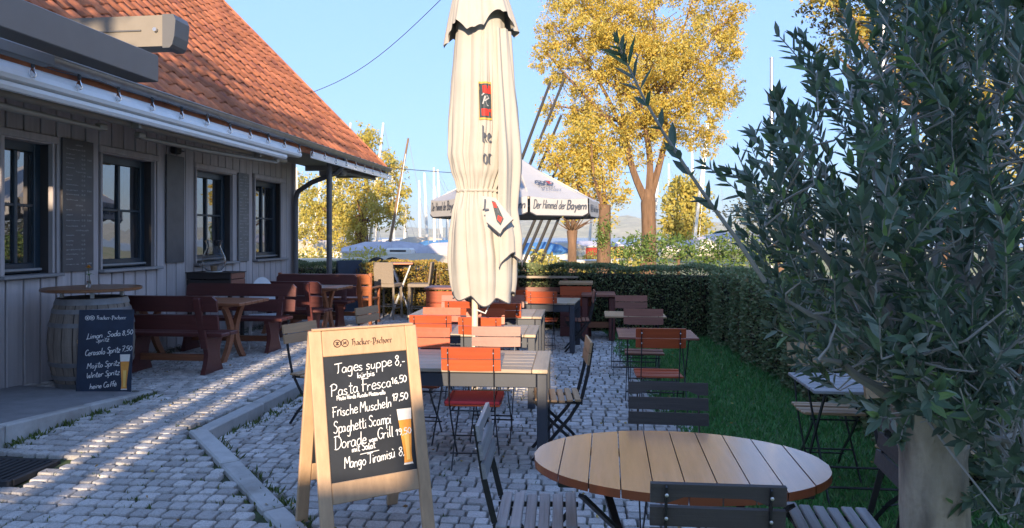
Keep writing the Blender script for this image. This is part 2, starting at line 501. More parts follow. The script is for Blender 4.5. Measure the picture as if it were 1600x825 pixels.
HEDGEL = leaf_mat("hornbeam_leaves", [(0.20, 0.24, 0.10), (0.16, 0.24, 0.10), (0.28, 0.30, 0.14), (0.11, 0.18, 0.08), (0.29, 0.24, 0.12)], .55, .2)
HEDGESUN = leaf_mat("sunlit_hedge_leaves", [(0.36, 0.28, 0.06), (0.46, 0.31, 0.07), (0.18, 0.20, 0.06), (0.52, 0.27, 0.06)], .55, .25)  # golden sunlight on this hedge stretch put into the leaf colours
SHRUBL = leaf_mat("laurel_leaves", [(0.11, 0.20, 0.04), (0.17, 0.25, 0.06), (0.08, 0.14, 0.035), (0.26, 0.29, 0.08)], .45, .25)
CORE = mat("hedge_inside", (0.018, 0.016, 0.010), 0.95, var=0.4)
HULLW = mat("boat_white", (0.74, 0.70, 0.64), 0.35, var=0.06)
TARPB = mat("blue_tarp", (0.07, 0.20, 0.42), 0.6, var=0.2, scale=(3, 3, 3))
TARPG = mat("grey_tarp", (0.48, 0.45, 0.47), 0.7, var=0.15, scale=(3, 3, 3))
TARPC = mat("cream_tarp", (0.60, 0.50, 0.36), 0.7, var=0.12, scale=(3, 3, 3))
HULLR = mat("boat_red", (0.35, 0.04, 0.03), 0.4, var=0.1)
MASTW = mat("white_mast", (0.78, 0.74, 0.66), 0.35, var=0.04)
MASTD = mat("dark_mast", (0.035, 0.032, 0.03), 0.5, var=0.2)
MASTB = mat("brown_mast", (0.20, 0.12, 0.06), 0.5, var=0.2)
STEELP = mat("galvanised_pole", (0.42, 0.42, 0.43), 0.35, var=0.12, metal=0.6)
WIRE = mat("wire", (0.05, 0.05, 0.05), 0.6, var=0.1)
YELLOW = mat("marigold_petal", (0.80, 0.36, 0.02), 0.6, var=0.15)
STEMG = mat("green_stem", (0.06, 0.14, 0.03), 0.6, var=0.1)
IRON = mat("cast_iron", (0.022, 0.022, 0.024), 0.6, var=0.3)

def water_mat():
    m = bpy.data.materials.new("lake_water"); m.use_nodes = True
    nt = m.node_tree; N = nt.nodes; L = nt.links
    p = N["Principled BSDF"]
    p.inputs["Base Color"].default_value = (0.34, 0.34, 0.31, 1); p.inputs["Roughness"].default_value = 0.3
    tc = N.new("ShaderNodeTexCoord"); mp = N.new("ShaderNodeMapping"); mp.inputs["Scale"].default_value = (.12, .5, 1)
    nz = N.new("ShaderNodeTexNoise"); nz.inputs["Scale"].default_value = 1.0; nz.inputs["Detail"].default_value = 6
    L.new(tc.outputs["Object"], mp.inputs[0]); L.new(mp.outputs[0], nz.inputs["Vector"])
    bp = N.new("ShaderNodeBump"); bp.inputs["Strength"].default_value = 0.12; bp.inputs["Distance"].default_value = 0.2
    L.new(nz.outputs["Fac"], bp.inputs["Height"]); L.new(bp.outputs[0], p.inputs["Normal"])
    return m
def hill_mat():
    return mat("wooded_hill", (0.42, 0.38, 0.20), 0.95, var=0.45, scale=(.02, .02, .05), detail=8, col2=(0.52, 0.45, 0.25), thr=(.45, .6), rnd=0)

# ---------------------------------------------------------------- ground of the place
TER = 0.10                                             # terrace level above the courtyard
kx, ky = CW(-2.60, 5.87)                               # the kerb corner
k2x, k2y = CW(-1.27, 4.13)
kdir = Vector((k2x - kx, k2y - ky, 0)).normalized()
k3 = Vector((kx, ky, 0)) + kdir * 3.4
k3x, k3y = k3.x, k3.y
KB_END = 14.0
def kerb_side(x, y):
    """positive: terrace side distance from the kerb centre line"""
    if y > ky: return (kx + 0.02) - x
    n = Vector((-kdir.y, kdir.x, 0))
    if n.x > 0: n = -n
    return (x - kx) * n.x + (y - ky) * n.y
def ter_h(x, y):
    t = (y - 3.7) / (ky - 3.7)
    t = max(0.0, min(1.0, t))
    return TER * t * t * (3 - 2 * t)
def lawn_x(y):
    return 0.89 - 0.078 * (y - 4.57) + 0.05 * math.sin(y * 2.3) + 0.03 * math.sin(y * 5.1)

def sheet(name, x0, x1, y0, y1, z, m, kind="structure", nx=1, ny=1, hf=None):
    V = []; F = []
    for j in range(ny + 1):
        for i in range(nx + 1):
            x = x0 + (x1 - x0) * i / nx; y = y0 + (y1 - y0) * j / ny
            V.append((x, y, z + (hf(x, y) if hf else 0)))
    for j in range(ny):
        for i in range(nx):
            a = j * (nx + 1) + i
            F.append((a, a + 1, a + nx + 2, a + nx + 1))
    me = bpy.data.meshes.new(name); me.from_pydata(V, [], F); me.materials.append(m)
    o = bpy.data.objects.new(name, me); COL.objects.link(o); o["kind"] = kind
    return o
sheet("ground", -300, 400, -60, 128, -0.10, YARD)
water = sheet("lake_water", -4000, 4000, 124, 2700, -1.3, water_mat())
shore = MB(); shore.box((50, 128, -1.0), (700, 6, 1.7)); 
o = shore.build("shore_bank", YARD); o["kind"] = "structure"
# far shore: rolling wooded hills
def hills():
    nx, ny = 200, 14
    V = []; F = []
    for j in range(ny + 1):
        for i in range(nx + 1):
            x = -3200 + 6400 * i / nx; y = 2300 + 1500 * j / ny
            t = j / ny
            ridge = 62 + 22 * math.sin(x * .0021 + 1) + 14 * math.sin(x * .0057 + 2) + 5 * math.sin(x * .021) + 3 * math.sin(x * .047 + 1)
            h = -2 + ridge * min(1, t * 3.0) * (1 - .25 * t) + (random.random() * 6 if j else 0)
            V.append((x, y, h))
    for j in range(ny):
        for i in range(nx):
            a = j * (nx + 1) + i; F.append((a, a + 1, a + nx + 2, a + nx + 1))
    me = bpy.data.meshes.new("hills"); me.from_pydata(V, [], F); me.materials.append(hill_mat())
    o = bpy.data.objects.new("hills", me); COL.objects.link(o); o["kind"] = "structure"
hills()

# courtyard and terrace bedding sheets
court = sheet("courtyard_paving", -3.2, 1.6, 2.2, 16.5, -0.045, JOINT)
def terrace_sheet():
    V = []; F = []
    ys = [2.2 + 0.25 * i for i in range(int((16.5 - 2.2) / .25) + 1)]
    for y in ys:
        # x on the kerb line
        if y > ky: xr = kx
        else: xr = kx + (y - ky) * kdir.x / kdir.y
        for k in range(5):
            x = -6.2 + (xr + 6.2) * k / 4
            V.append((x, y, ter_h(x, y) - 0.03))
    for j in range(len(ys) - 1):
        for k in range(4):
            a = j * 5 + k; F.append((a, a + 1, a + 6, a + 5))
    me = bpy.data.meshes.new("terrace_paving"); me.from_pydata(V, [], F); me.materials.append(JOINT)
    o = bpy.data.objects.new("terrace_paving", me); COL.objects.link(o); o["kind"] = "structure"
    return o
terr = terrace_sheet()

# cobblestones
def stone_variant(k):
    r = random.Random(100 + k)
    m = MB()
    n = 8
    out = []
    for i in range(n):
        t = 2 * PI * (i + .5) / n
        c, s_ = math.cos(t), math.sin(t)
        e = 2 / 9.0
        out.append((math.copysign(abs(c) ** e, c) * .5 * (1 + r.uniform(-.08, .05)), math.copysign(abs(s_) ** e, s_) * .5 * (1 + r.uniform(-.10, .05))))
    V = []; 
    for (u, v) in out: V.append((u, v, -.6))
    for (u, v) in out: V.append((u, v, -.10 + r.uniform(-.04, .04)))
    for (u, v) in out: V.append((u * .93, v * .92, r.uniform(-.02, .02)))
    V.append((0, 0, r.uniform(-.02, .03)))
    F = []
    for i in range(n):
        j = (i + 1) % n
        F.append((i, j, n + j, n + i)); F.append((n + i, n + j, 2 * n + j, 2 * n + i)); F.append((2 * n + i, 2 * n + j, 3 * n))
    return V, F
SV = [stone_variant(k) for k in range(10)]
STONE_ME = []
for k, (V, F) in enumerate(SV):
    me = bpy.data.meshes.new("cobblestone"); me.from_pydata(V, [], F); me.materials.append(STONE); me.update()
    STONE_ME.append(me)
LAND_POLY = [CW(-3.96, 5.5), CW(-3.72, 7.3)]
def on_landing(x, y):
    (ax, ay), (bx, by) = LAND_POLY
    if y > by: return False
    xl = ax + (bx - ax) * (y - ay) / (by - ay)
    return x < xl + 0.06
GRATE_C = CW(-3.62, 5.02)
stones = {"court": [], "terr": []}
weed_pts = []
y = 2.6
while y < 15.2:
    ph = random.uniform(.098, .120)
    x = -6.15 + random.uniform(0, .1)
    while x < 1.6:
        w = random.uniform(.085, .145)
        cx = x + w / 2; cy = y + ph / 2 + 0.02 * math.sin(cx * 1.7 + y) + random.uniform(-.006, .006)
        d = kerb_side(cx, cy)
        where = None
        if d > 0.105: where = "terr"
        elif d < -0.105: where = "court"
        if where == "terr" and (on_landing(cx, cy) or (abs(cx - GRATE_C[0]) < .33 and abs(cy - GRATE_C[1]) < .27) or (cx < -5.75 and cy > 7.2)): where = None
        if where == "court" and cx > lawn_x(cy) + random.uniform(-.08, .12): where = None
        if where == "court" and abs(d) < 1.2 and cy > ky and cx < kx - .05: where = None
        if where:
            z = (ter_h(cx, cy) if where == "terr" else 0.0) + random.uniform(-.003, .003)
            stones[where].append((cx, cy, z, w * random.uniform(.87, .94), ph * random.uniform(.84, .92), random.randrange(10), random.gauss(0, .045)))
            # camera-frame position for later weed scattering
            if random.random() < .22: weed_pts.append((x, y, z))
        x += w
    y += ph
def lay(parent, lst):
    scored = []
    for s_ in lst:
        X = s_[0] * CA + s_[1] * SA; Z = -s_[0] * SA + s_[1] * CA
        px = 800 + X / Z * FPX; py = 370 + CAMH / Z * FPX if Z > .1 else 9999
        vis = Z > 3.9 and -20 < px < 1620 and py < 835
        scored.append((0 if vis else 1, Z, s_))
    scored.sort(key=lambda t: (t[0], t[1]))
    for (_, _, s_) in scored[:300]:
        o = inst("cobblestone", STONE_ME[s_[5]], parent, (s_[0], s_[1], s_[2]), (random.gauss(0, .009), random.gauss(0, .009), s_[6]), (s_[3], s_[4], .085))
    Vs = []; Fs = []; off = 0
    quads = []
    tris = []
    for (_, _, s_) in scored[300:]:
        V, F = SV[s_[5]]
        a = np.array(V) * np.array([s_[3], s_[4], .085])
        c, q = math.cos(s_[6]), math.sin(s_[6])
        a = np.stack([a[:, 0] * c - a[:, 1] * q, a[:, 0] * q + a[:, 1] * c, a[:, 2]], 1) + np.array(s_[:3])
        Vs.append(a)
        for f in F: Fs.append([i + off for i in f])
        off += len(V)
    me = bpy.data.meshes.new("cobblestones_beyond")
    me.from_pydata(np.concatenate(Vs).tolist(), [], Fs); me.materials.append(STONE)
    o = inst("far_cobblestones", me, parent); o["kind"] = "stuff"
lay(court, stones["court"])
lay(terr, stones["terr"])

# weeds and moss in the joints
def tufts(name, pts, n_per, h0, h1, m, spread=.04):
    P = []; D = []; Ls = []
    for (x, y, z) in pts:
        k = random.randint(*n_per)
        for _ in range(k):
            P.append((x + random.gauss(0, spread), y + random.gauss(0, spread * .6), z - .03))
            D.append((random.gauss(0, .55), random.gauss(0, .55), 1)); Ls.append(random.uniform(h0, h1))
    V, F = leaves_np(np.array(P), np.array(D), np.array(Ls), .22)
    o = inst(name, np_mesh(name, V, F, m)); o["kind"] = "stuff"
    return o
near_w = [p for p in weed_pts if p[1] < 9.5]
random.shuffle(near_w)
tufts("joint_weeds", near_w[:560], (3, 11), .03, .055, MOSS, .03)
kerb_w = []
for i in range(70):
    yy = random.uniform(ky + .1, 9.5); 
    kerb_w.append((kx + .14 + abs(random.gauss(0, .06)), yy, 0.0))
for i in range(50):
    t = random.uniform(0, 2.6); q = Vector((kx, ky, 0)) + kdir * t
    kerb_w.append((q.x + random.choice((-.1, .12)), q.y, ter_h(q.x, q.y) * .5))
for i in range(60):
    t = random.random()
    ax, ay = LAND_POLY[0]; bx, by = LAND_POLY[1]
    kerb_w.append((ax + (bx - ax) * t + .07, ay + (by - ay) * t, TER))
P = []
for i in range(420):
    yy = 3.2 + random.random() * 9; xx = random.uniform(-5.2, 2.6)
    lev = .018 + (ter_h(xx, yy) if kerb_side(xx, yy) > 0 else 0)
    P.append((xx, yy, lev))
n_ = len(P)
V, F = leaves_np(np.array(P), np.stack([rng.normal(size=n_), rng.normal(size=n_), rng.normal(0, .12, n_)], 1), rng.uniform(.02, .045, n_), .5)
o = inst("fallen_leaves", np_mesh("fallen_leaves", V, F, leaf_mat("dry_leaves", [(0.42, 0.24, 0.05), (0.26, 0.13, 0.05), (0.5, 0.36, 0.1), (0.16, 0.10, 0.05)], .7, .1))); o["kind"] = "stuff"
tufts("kerb_weeds", kerb_w, (3, 16), .03, .085, MOSS, .05)

# lawn
def lawn():
    V = []; F = []
    ys = [2.2 + .3 * i for i in range(46)]
    for y in ys:
        V.append((lawn_x(y) - .05, y, -.02)); V.append((7.5, y, -.02))
    for j in range(len(ys) - 1): F.append((2 * j, 2 * j + 1, 2 * j + 3, 2 * j + 2))
    me = bpy.data.meshes.new("lawn"); me.from_pydata(V, [], F); me.materials.append(SOIL)
    o = bpy.data.objects.new("lawn", me); COL.objects.link(o); o["kind"] = "structure"
    n = 62000
    yy = 3.0 + 11.5 * rng.random(n) ** 1.35
    lx = np.array([lawn_x(t) for t in yy])
    xx = lx - .08 + (2.9) * rng.random(n) ** 1.1
    P = np.stack([xx, yy, np.full(n, -.025)], 1)
    D = np.stack([rng.normal(0, .5, n), rng.normal(0, .5, n), np.ones(n)], 1)
    V, F = leaves_np(P, D, rng.uniform(.035, .085, n), .16)
    o = inst("grass", np_mesh("grass", V, F, GRASS)); o["kind"] = "stuff"
lawn()

# kerb stones
kroot = empty("kerb", (0, 0, 0)); kroot["kind"] = "structure"
yk = ky + .03
while yk < KB_END:
    ln = random.uniform(.9, 1.05)
    m = MB(); m.box((0, 0, -.12), (.13, ln - .012, .31), bev=.012)
    m.build("kerbstone", KERB, kroot, loc=(kx + .02, yk + ln / 2, TER - .035), rot=(0, 0, random.gauss(0, .004)))
    yk += ln
ang = math.atan2(kdir.y, kdir.x)
t = 0.0
while t < 3.3:
    ln = random.uniform(.9, 1.05)
    q = Vector((kx, ky, 0)) + kdir * (t + ln / 2)
    slope = (ter_h(*(Vector((kx, ky, 0)) + kdir * (t + ln))[:2]) - ter_h(*(Vector((kx, ky, 0)) + kdir * t)[:2])) / ln
    m = MB(); m.box((0, 0, -.12), (ln - .012, .14, .28), bev=.012)
    o = m.build("kerbstone", KERB, kroot, loc=(q.x, q.y, ter_h(q.x, q.y) - .010), rot=(0, -math.atan(slope), ang))
    t += ln

# door landing with a concrete edge
(ax, ay), (bx, by) = LAND_POLY
ax2 = ax + (ax - bx) / (by - ay) * 3.0; ay2 = ay - 3.0
def landing():
    r = empty("door_landing", (0, 0, 0)); r["kind"] = "structure"
    m = MB()
    V = [(ax2 - .1, ay2, .26), (ax - .1, ay, .235), (bx - .1, by - .06, .115), (-6.1, by + .1, .115), (-6.1, ay, .235), (-6.1, ay2, .26)]
    Vb = [(p[0], p[1], -.05) for p in V]
    k = len(V)
    m.add(V + Vb, [(0, 1, 4, 5), (1, 2, 3, 4)] + [((i + 1) % k, i, k + i, k + (i + 1) % k) for i in range(k)])
    m.build("asphalt_slab", ASPHALT, r)
    seq = [(ax2, ay2, .265), (ax, ay, .24), ((ax + bx) / 2, (ay + by) / 2, .182), (bx, by, .118)]
    for i in range(3):
        p, q = Vector(seq[i]), Vector(seq[i + 1])
        d = (q - p).normalized()
        e = MB(); e.bar(p + d * .004 - Vector((0, 0, .1)), q - d * .004 - Vector((0, 0, .1)), .10, .21, bev=.012)
        e.build("concrete_edge", KERB, r)
landing()
# drain grate
g = empty("drain_grate", (GRATE_C[0], GRATE_C[1], ter_h(*GRATE_C)), 0, "black cast iron drain grate set in the cobbles by the door landing", "drain grate")
m = MB()
for s_ in (-1, 1):
    m.box((0, s_ * .22, -.005), (.56, .035, .05), bev=.006); m.box((s_ * .27, 0, -.005), (.035, .40, .05), bev=.006)
m.box((0, 0, -.06), (.54, .44, .01))
m.build("grate_frame", IRON, g)
for i in range(9):
    b = MB(); b.box((-.22 + i * .055, 0, 0.002), (.026, .40, .035), bev=.004); b.build("grate_bar", IRON, g)
# gravel along the foot of the wall
gp = []
Vs = []; Fs = []
n = 1500
for i in range(n):
    yy = random.uniform(7.35, 14.3); xx = -6.13 + random.random() ** 1.0 * .42
    if yy < 9.0: xx = -6.13 + random.random() * 1.15
    s_ = random.uniform(.008, .019)
    zz = TER + .0
    base = len(Vs)
    for (a, b, c) in ((1, 0, 0), (-1, 0, 0), (0, 1, 0), (0, -1, 0), (0, 0, 1)):
        Vs.append((xx + a * s_ * random.uniform(.7, 1.2), yy + b * s_ * random.uniform(.7, 1.2), zz + c * s_ * .9))
    for f in ((0, 2, 4), (2, 1, 4), (1, 3, 4), (3, 0, 4)): Fs.append([base + q for q in f])
o = inst("gravel", np_mesh("gravel", Vs, Fs, GRAVEL)); o["kind"] = "stuff"

# ---------------------------------------------------------------- the house
WX = -6.17
Y0, Y1 = 3.5, ON_X(455, WX)
HX, HZ = -4.97, 3.31                                   # eaves edge
REND = None
house = empty("restaurant_house", (WX, 0, 0), 0, "grey boarded restaurant house with a steep red tiled roof", "house")
def wl_(x, y, z): return (x - WX, y, z)
# windows: opening y0,y1, sill z, head z
WZ0, WZ1 = 1.30, 2.76
wins = [(6.75, ON_X(78, WX)), (ON_X(157, WX), ON_X(238, WX)), (ON_X(305, WX), ON_X(361, WX)), (ON_X(397, WX), ON_X(440, WX))]
# backing wall with holes: pieces between the openings
back = MB()
edges = [Y0]
for a, b in wins: edges += [a, b]
edges.append(Y1)
for i in range(0, len(edges), 2):
    back.box(wl_(WX - .12, (edges[i] + edges[i + 1]) / 2, 1.62), (.20, edges[i + 1] - edges[i], 3.24))
for a, b in wins:
    back.box(wl_(WX - .12, (a + b) / 2, (WZ0 - .02) / 2), (.20, b - a, WZ0 - .02))
    back.box(wl_(WX - .12, (a + b) / 2, (WZ1 + 3.24) / 2), (.20, b - a, 3.24 - WZ1))
back.box(wl_(WX - 3.4, Y1 - .1, 1.62), (6.3, .2, 3.24))
back.box(wl_(WX - 1.0, (Y0 + Y1) / 2, 1.62), (.1, Y1 - Y0 - .5, 3.2))
# gable triangle
gx0, gx1 = WX + .0, WX - 6.4
back.add([wl_(gx0, Y1 - .005, 3.24), wl_(gx1, Y1 - .005, 3.24), wl_((gx0 + gx1) / 2 - .9, Y1 - .005, 3.24 + 4.0)], [(0, 1, 2)])
back.build("wall_core", WALLD, house)
# board cladding, one board at a time, cut round the windows
yb = Y0
pitch = 0.235
while yb < Y1 - .05:
    y2 = min(yb + pitch, Y1 + .02)
    segs = [(0.06, 3.22)]
    for a, b in wins:
        lo, hi = a - .02, b + .02
        if yb + .02 < hi and y2 - .02 > lo:
            c0 = max(yb, lo); c1 = min(y2, hi)
            if c1 - c0 > .5 * (y2 - yb):
                segs = [(0.06, WZ0 - .06), (WZ1 + .09, 3.22)]
            break
    for (z0, z1) in segs:
        m = MB(); wv = y2 - yb - .022
        m.box((.0, 0, 0), (.034 + random.uniform(0, .006), wv, z1 - z0), bev=.007)
        m.build("wall_board", WALLP, house, loc=wl_(WX + .008, (yb + y2) / 2, (z0 + z1) / 2))
    yb = y2
# corner post of the boarding
m = MB(); m.box(wl_(WX + .01, Y1 + .03, 1.63), (.12, .10, 3.2), bev=.01); m.build("corner_board", WALLP, house)
def window(i, y0, y1):
    r = -0.15
    mid = (y0 + y1) / 2; w = y1 - y0; hz = WZ1 - WZ0
    wf = MB(); fx = WX + r
    for s_ in (-1, 1):
        wf.box(wl_(fx, mid + s_ * (w / 2 - .045), (WZ0 + WZ1) / 2), (.07, .09, hz), bev=.008)
    wf.box(wl_(fx, mid, WZ0 + .055), (.07, w - .18, .11), bev=.008)
    wf.box(wl_(fx, mid, WZ1 - .055), (.07, w - .18, .11), bev=.008)
    iw, ih = w - .18, hz - .22
    wf.box(wl_(fx + .004, mid, (WZ0 + WZ1) / 2), (.05, .045, ih), bev=.006)
    for s_ in (-1, 1):
        wf.box(wl_(fx + .002, mid + s_ * (iw / 4 + .011), (WZ0 + WZ1) / 2 + .02), (.045, iw / 2 - .024, .032), bev=.006)
    f = wf.build("window", FRAME, house)
    f["label"] = ["dark blue window at the near end by the landing", "dark blue window beside the chalked menu board", "dark blue window behind the glass hurricane vase", "dark blue window nearest the far corner"][i]
    for sy in (-1, 1):
        for (za, zb) in ((WZ0 + .11, (WZ0 + WZ1) / 2 + .004), ((WZ0 + WZ1) / 2 + .036, WZ1 - .11)):
            p = MB(); p.box((0, 0, 0), (.012, iw / 2 - .024, zb - za))
            p.build("pane", GLASS, f, loc=wl_(fx - .008, mid + sy * (iw / 4 + .011), (za + zb) / 2), rot=(0, random.gauss(0, .004), random.gauss(0, .006)))
    # reveals, lintel, rain bar and sill
    rv = MB()
    for s_ in (-1, 1):
        rv.box(wl_(WX - .055, mid + s_ * (w / 2 + .018), (WZ0 + WZ1) / 2), (.18, .034, hz + .03), bev=.005)
    rv.box(wl_(WX + .035, mid, WZ1 + .045), (.05, w + .16, .085), bev=.01)
    rv.box(wl_(WX - .055, mid, WZ1 + .005), (.16, w - .01, .03))
    rv.build("window_surround", WALLP, f)
    s1 = MB(); s1.box(wl_(fx + .055, mid, WZ0 + .035), (.045, w - .05, .028), bev=.006); s1.build("rain_bar", SILL, f)
    s2 = MB(); s2.box(wl_(WX - .01, mid + .02, WZ0 - .032), (.24, w + .17, .038), bev=.008); s2.build("window_sill", SILL, f)
for i, (a, b) in enumerate(wins): window(i, a, b)

# roof: 45 degree slope of single pantiles
NE = Vector((-1, 0, 1)).normalized(); NN = Vector((1, 0, 1)).normalized()
RY0, RY1 = 3.0, None
e = DP(600, 267, (-HX * 0 + 1))                         # direction only
RY1 = ON_X(600, HX)
ROWS = 24; EXPO = 0.315; TW = 0.295
slab = MB()
A = Vector((HX + .10, RY0, HZ - .10)); 
slab.add([(HX - WX - .0, RY0, HZ - .03), (HX - WX, RY1 - .03, HZ - .03), (HX - WX - 5.6, RY1 - .03, HZ + 5.57), (HX - WX - 5.6, RY0, HZ + 5.57),
          (HX - WX - .0, RY0, HZ - .16), (HX - WX, RY1 - .03, HZ - .16), (HX - WX - 5.6, RY1 - .03, HZ + 5.42), (HX - WX - 5.6, RY0, HZ + 5.42)],
         [(0, 1, 2, 3), (7, 6, 5, 4), (0, 4, 5, 1), (1, 5, 6, 2), (3, 2, 6, 7), (0, 3, 7, 4)])
roof = slab.build("roof", TILE, house)
prof = [(-.5, .03), (-.42, .10), (-.28, .16), (-.12, .12), (.0, .03), (.14, -.02), (.30, -.02), (.42, .02), (.5, .07)]
def tile_mesh():
    V = []; F = []
    n = len(prof)
    for v, dz in ((-.035, .022), (.36, -.012)):
        for (u, h) in prof: V.append((u * TW * 1.05, v, h * TW + dz))
    for i in range(n - 1): F.append((i, i + 1, n + i + 1, n + i))
    o2 = len(V)
    for (u, h) in prof: V.append((u * TW * 1.05, -.035, h * TW + .022 - .02))
    for i in range(n - 1): F.append((o2 + i, o2 + i + 1, i + 1, i))
    return V, F
TV, TF = tile_mesh()
tme = bpy.data.meshes.new("roof_tile"); tme.from_pydata(TV, [], TF); tme.materials.append(TILE)
tme.polygons.foreach_set("use_smooth", [True] * len(tme.polygons)); tme.update()
TR = Matrix((Vector((0, 1, 0)), NE, NN)).transposed()   # u -> +Y, v -> up slope, w -> normal
tiles = []
NCOL = int((RY1 - RY0) / TW)
for r_ in range(ROWS):
    for c_ in range(NCOL):
        yy = RY1 - TW * (c_ + .5)
        sag = 0
        pos = Vector((HX, yy, HZ)) + NE * (r_ * EXPO) + NN * (.045 + random.uniform(-.004, .006))
        X = pos.x * CA + pos.y * SA; Z = -pos.x * SA + pos.y * CA
        vis = Z > 1 and -30 < 800 + X / Z * FPX < 640 and 370 - (pos.z - CAMH) / Z * FPX > -40
        tiles.append((0 if vis else 1, Z, pos))
tiles.sort(key=lambda t: (t[0], t[1]))
te = TR.to_euler()
for (_, _, p) in tiles[:300]:
    inst("roof_tile", tme, roof, (p.x - WX, p.y, p.z), (te.x + random.gauss(0, .008), te.y + random.gauss(0, .008), te.z + random.gauss(0, .012)))
tv = np.array(TV); Rn = np.array(TR)
Vs = []; Fs = []; off = 0
for (_, _, p) in tiles[300:]:
    Vs.append((tv @ Rn.T) + np.array([p.x - WX, p.y, p.z])); Fs.append(np.array(TF) + off); off += len(tv)
me = np_mesh("far_roof_tiles", np.concatenate(Vs), np.concatenate(Fs), TILE, smooth=True)
o = inst("far_roof_tiles", me, roof); o["kind"] = "stuff"
# verge tiles and barge board at the far gable
vg = MB()
for r_ in range(ROWS):
    p = Vector((HX - WX, RY1 + .03, HZ)) + NE * (r_ * EXPO + .16) + NN * .05
    vg.box(p, (.345, .10, .10), R=Matrix((NE, Vector((0, 1, 0)), NN)).transposed(), bev=.015)
vg.build("verge_tiles", TILE, roof)
bb = MB(); bb.bar(Vector((HX - WX, RY1 - .03, HZ - .15)), Vector((HX - WX - 5.5, RY1 - .03, HZ + 5.35)), .04, .16, up=NN); bb.build("barge_board", SOFFIT, roof)
# soffit boards and fascia
sf = MB(); sf.box(wl_((HX + WX) / 2 + .02, (RY0 + RY1) / 2, 3.21), (abs(HX - WX) - .08, RY1 - RY0 - .1, .03)); sf.build("soffit", SOFFIT, house)
fa = MB(); fa.box(wl_(HX - .03, (RY0 + RY1) / 2, 3.235), (.03, RY1 - RY0, .17), bev=.004); fa.build("fascia_board", SOFFIT, house)
# gutter: half round with rolled bead
gt = MB(); segs = 10
V = []; F = []
pr = [(math.cos(PI + PI * k / segs) * .075, math.sin(PI + PI * k / segs) * .075) for k in range(segs + 1)]
inner = [(c * .93, s_ * .93 + .002) for c, s_ in pr[::-1]]
loop = pr + inner
for yy in (RY0, RY1 + .10):
    for (c, s_) in loop: V.append((HX + .085 + c - WX, yy, HZ - .0 + s_))
k = len(loop)
for i in range(k): F.append((i, (i + 1) % k, k + (i + 1) % k, k + i))
gt.add(V, F)
gt.tube([(HX + .165 - WX, RY0, HZ + .004), (HX + .165 - WX, RY1 + .10, HZ + .004)], .011, 8)
gt.lathe([(.001, 0), (.075, 0)], 10, arc=(PI, 2 * PI), M=Matrix.Translation((HX + .085 - WX, RY1 + .10, HZ)) @ Matrix.Rotation(PI / 2, 4, 'X'))
yy = RY0 + .2
while yy < RY1:
    gt.bar((HX - .0 - WX, yy, HZ + .0), (HX + .17 - WX, yy, HZ + .012), .025, .005); yy += .75
gt.build("gutter", ZINC, house, smooth=True)
# far post, swan neck and downpipe
PX_ = HX - .22; PY_ = ON_X(514.5, PX_)
po = MB(); po.tube([(PX_ - WX, PY_, TER - .05), (PX_ - WX, PY_, 3.2)], .055, 14); po.tube([(PX_ - WX, PY_, TER), (PX_ - WX, PY_, TER + .03)], .09, 14)
po.build("porch_post", PIPE, house, smooth=True)
dp = MB()
dp.tube([(HX + .08 - WX, PY_ + .1, HZ - .06), (HX + .04 - WX, PY_ + .1, HZ - .20), (HX - .1 - WX, PY_ + .1, HZ - .34), (.55, Y1 - .3, 2.78), (.20, Y1 - .12, 2.62), (.13, Y1 - .06, 2.5), (.12, Y1 - .05, 2.3), (.12, Y1 - .05, TER)], .05, 12)
dp.build("downpipe", PIPE, house, smooth=True)
rf = MB(); rf.box(wl_((HX + WX) / 2 - .1, Y1 + 1.4, 3.12), (.9, .10, .12)); 
rf.build("eaves_beam", SOFFIT, house)
for q in range(3):
    rf = MB(); rf.box((0, 0, 0), (1.0, .08, .10)); rf.build("eaves_rafter", SOFFIT, house, loc=wl_((HX + WX) / 2, Y1 + .5 + q * .9, 3.14))

# awning cassettes hung below the gutter
def awning(ya, yb, zc, x0, lab):
    r = empty("folding_awning", (x0, ya, zc), 0, lab, "awning", "white folding awnings under the eaves")
    L = yb - ya
    m = MB()
    prof_ = [(-.10, -.085), (.06, -.105), (.11, -.09), (.122, -.055), (.10, -.005), (.055, .05), (.0, .078), (-.10, .078)]
    m.prism([(u, v) for u, v in prof_], (0, L / 2, 0), (1, 0, 0), (0, 0, 1), L)
    m.build("cassette", WHITEP, r)
    f = MB(); f.prism([(.02, -.18), (.075, -.18), (.095, -.15), (.09, -.115), (.02, -.115)], (0, L / 2 - .2, 0), (1, 0, 0), (0, 0, 1), L - .6); f.build("front_rail", WHITEP, r)
    t_ = MB(); t_.tube([(-.13, .1, -.16), (-.13, L - .1, -.16)], .05, 12); t_.build("fabric_roll", ALUB, r, smooth=True)
    for s_ in (.15, .5, .85):
        b = MB(); b.box((-.25, L * s_, -.02), (.55, .06, .12), bev=.008); b.box((-.05, L * s_, -.18), (.10, .05, .09), bev=.006); b.build("bracket", ALUB, r)
    for (a0, a1) in ((.08, .47), (.92, .55)):
        b = MB(); b.tube([(-.02, L * a0, -.25), (-.20, L * (a0 * .4 + a1 * .6), -.27), (-.28, L * a1, -.26)], [.028, .033, .025], 10)
        b.box((-.02, L * a0, -.215), (.06, .10, .07), bev=.01); b.box((-.28, L * a1, -.24), (.07, .12, .07), bev=.01)
        b.build("folding_arm", ALUB, r, smooth=True)
AX = HX + .07
yA_end = ON_X(440, AX); yB0 = ON_X(472, AX)
awning(RY0 + .2, yA_end + .5, 3.10, AX, "white folding awning cassette running above the near windows")
m = MB()
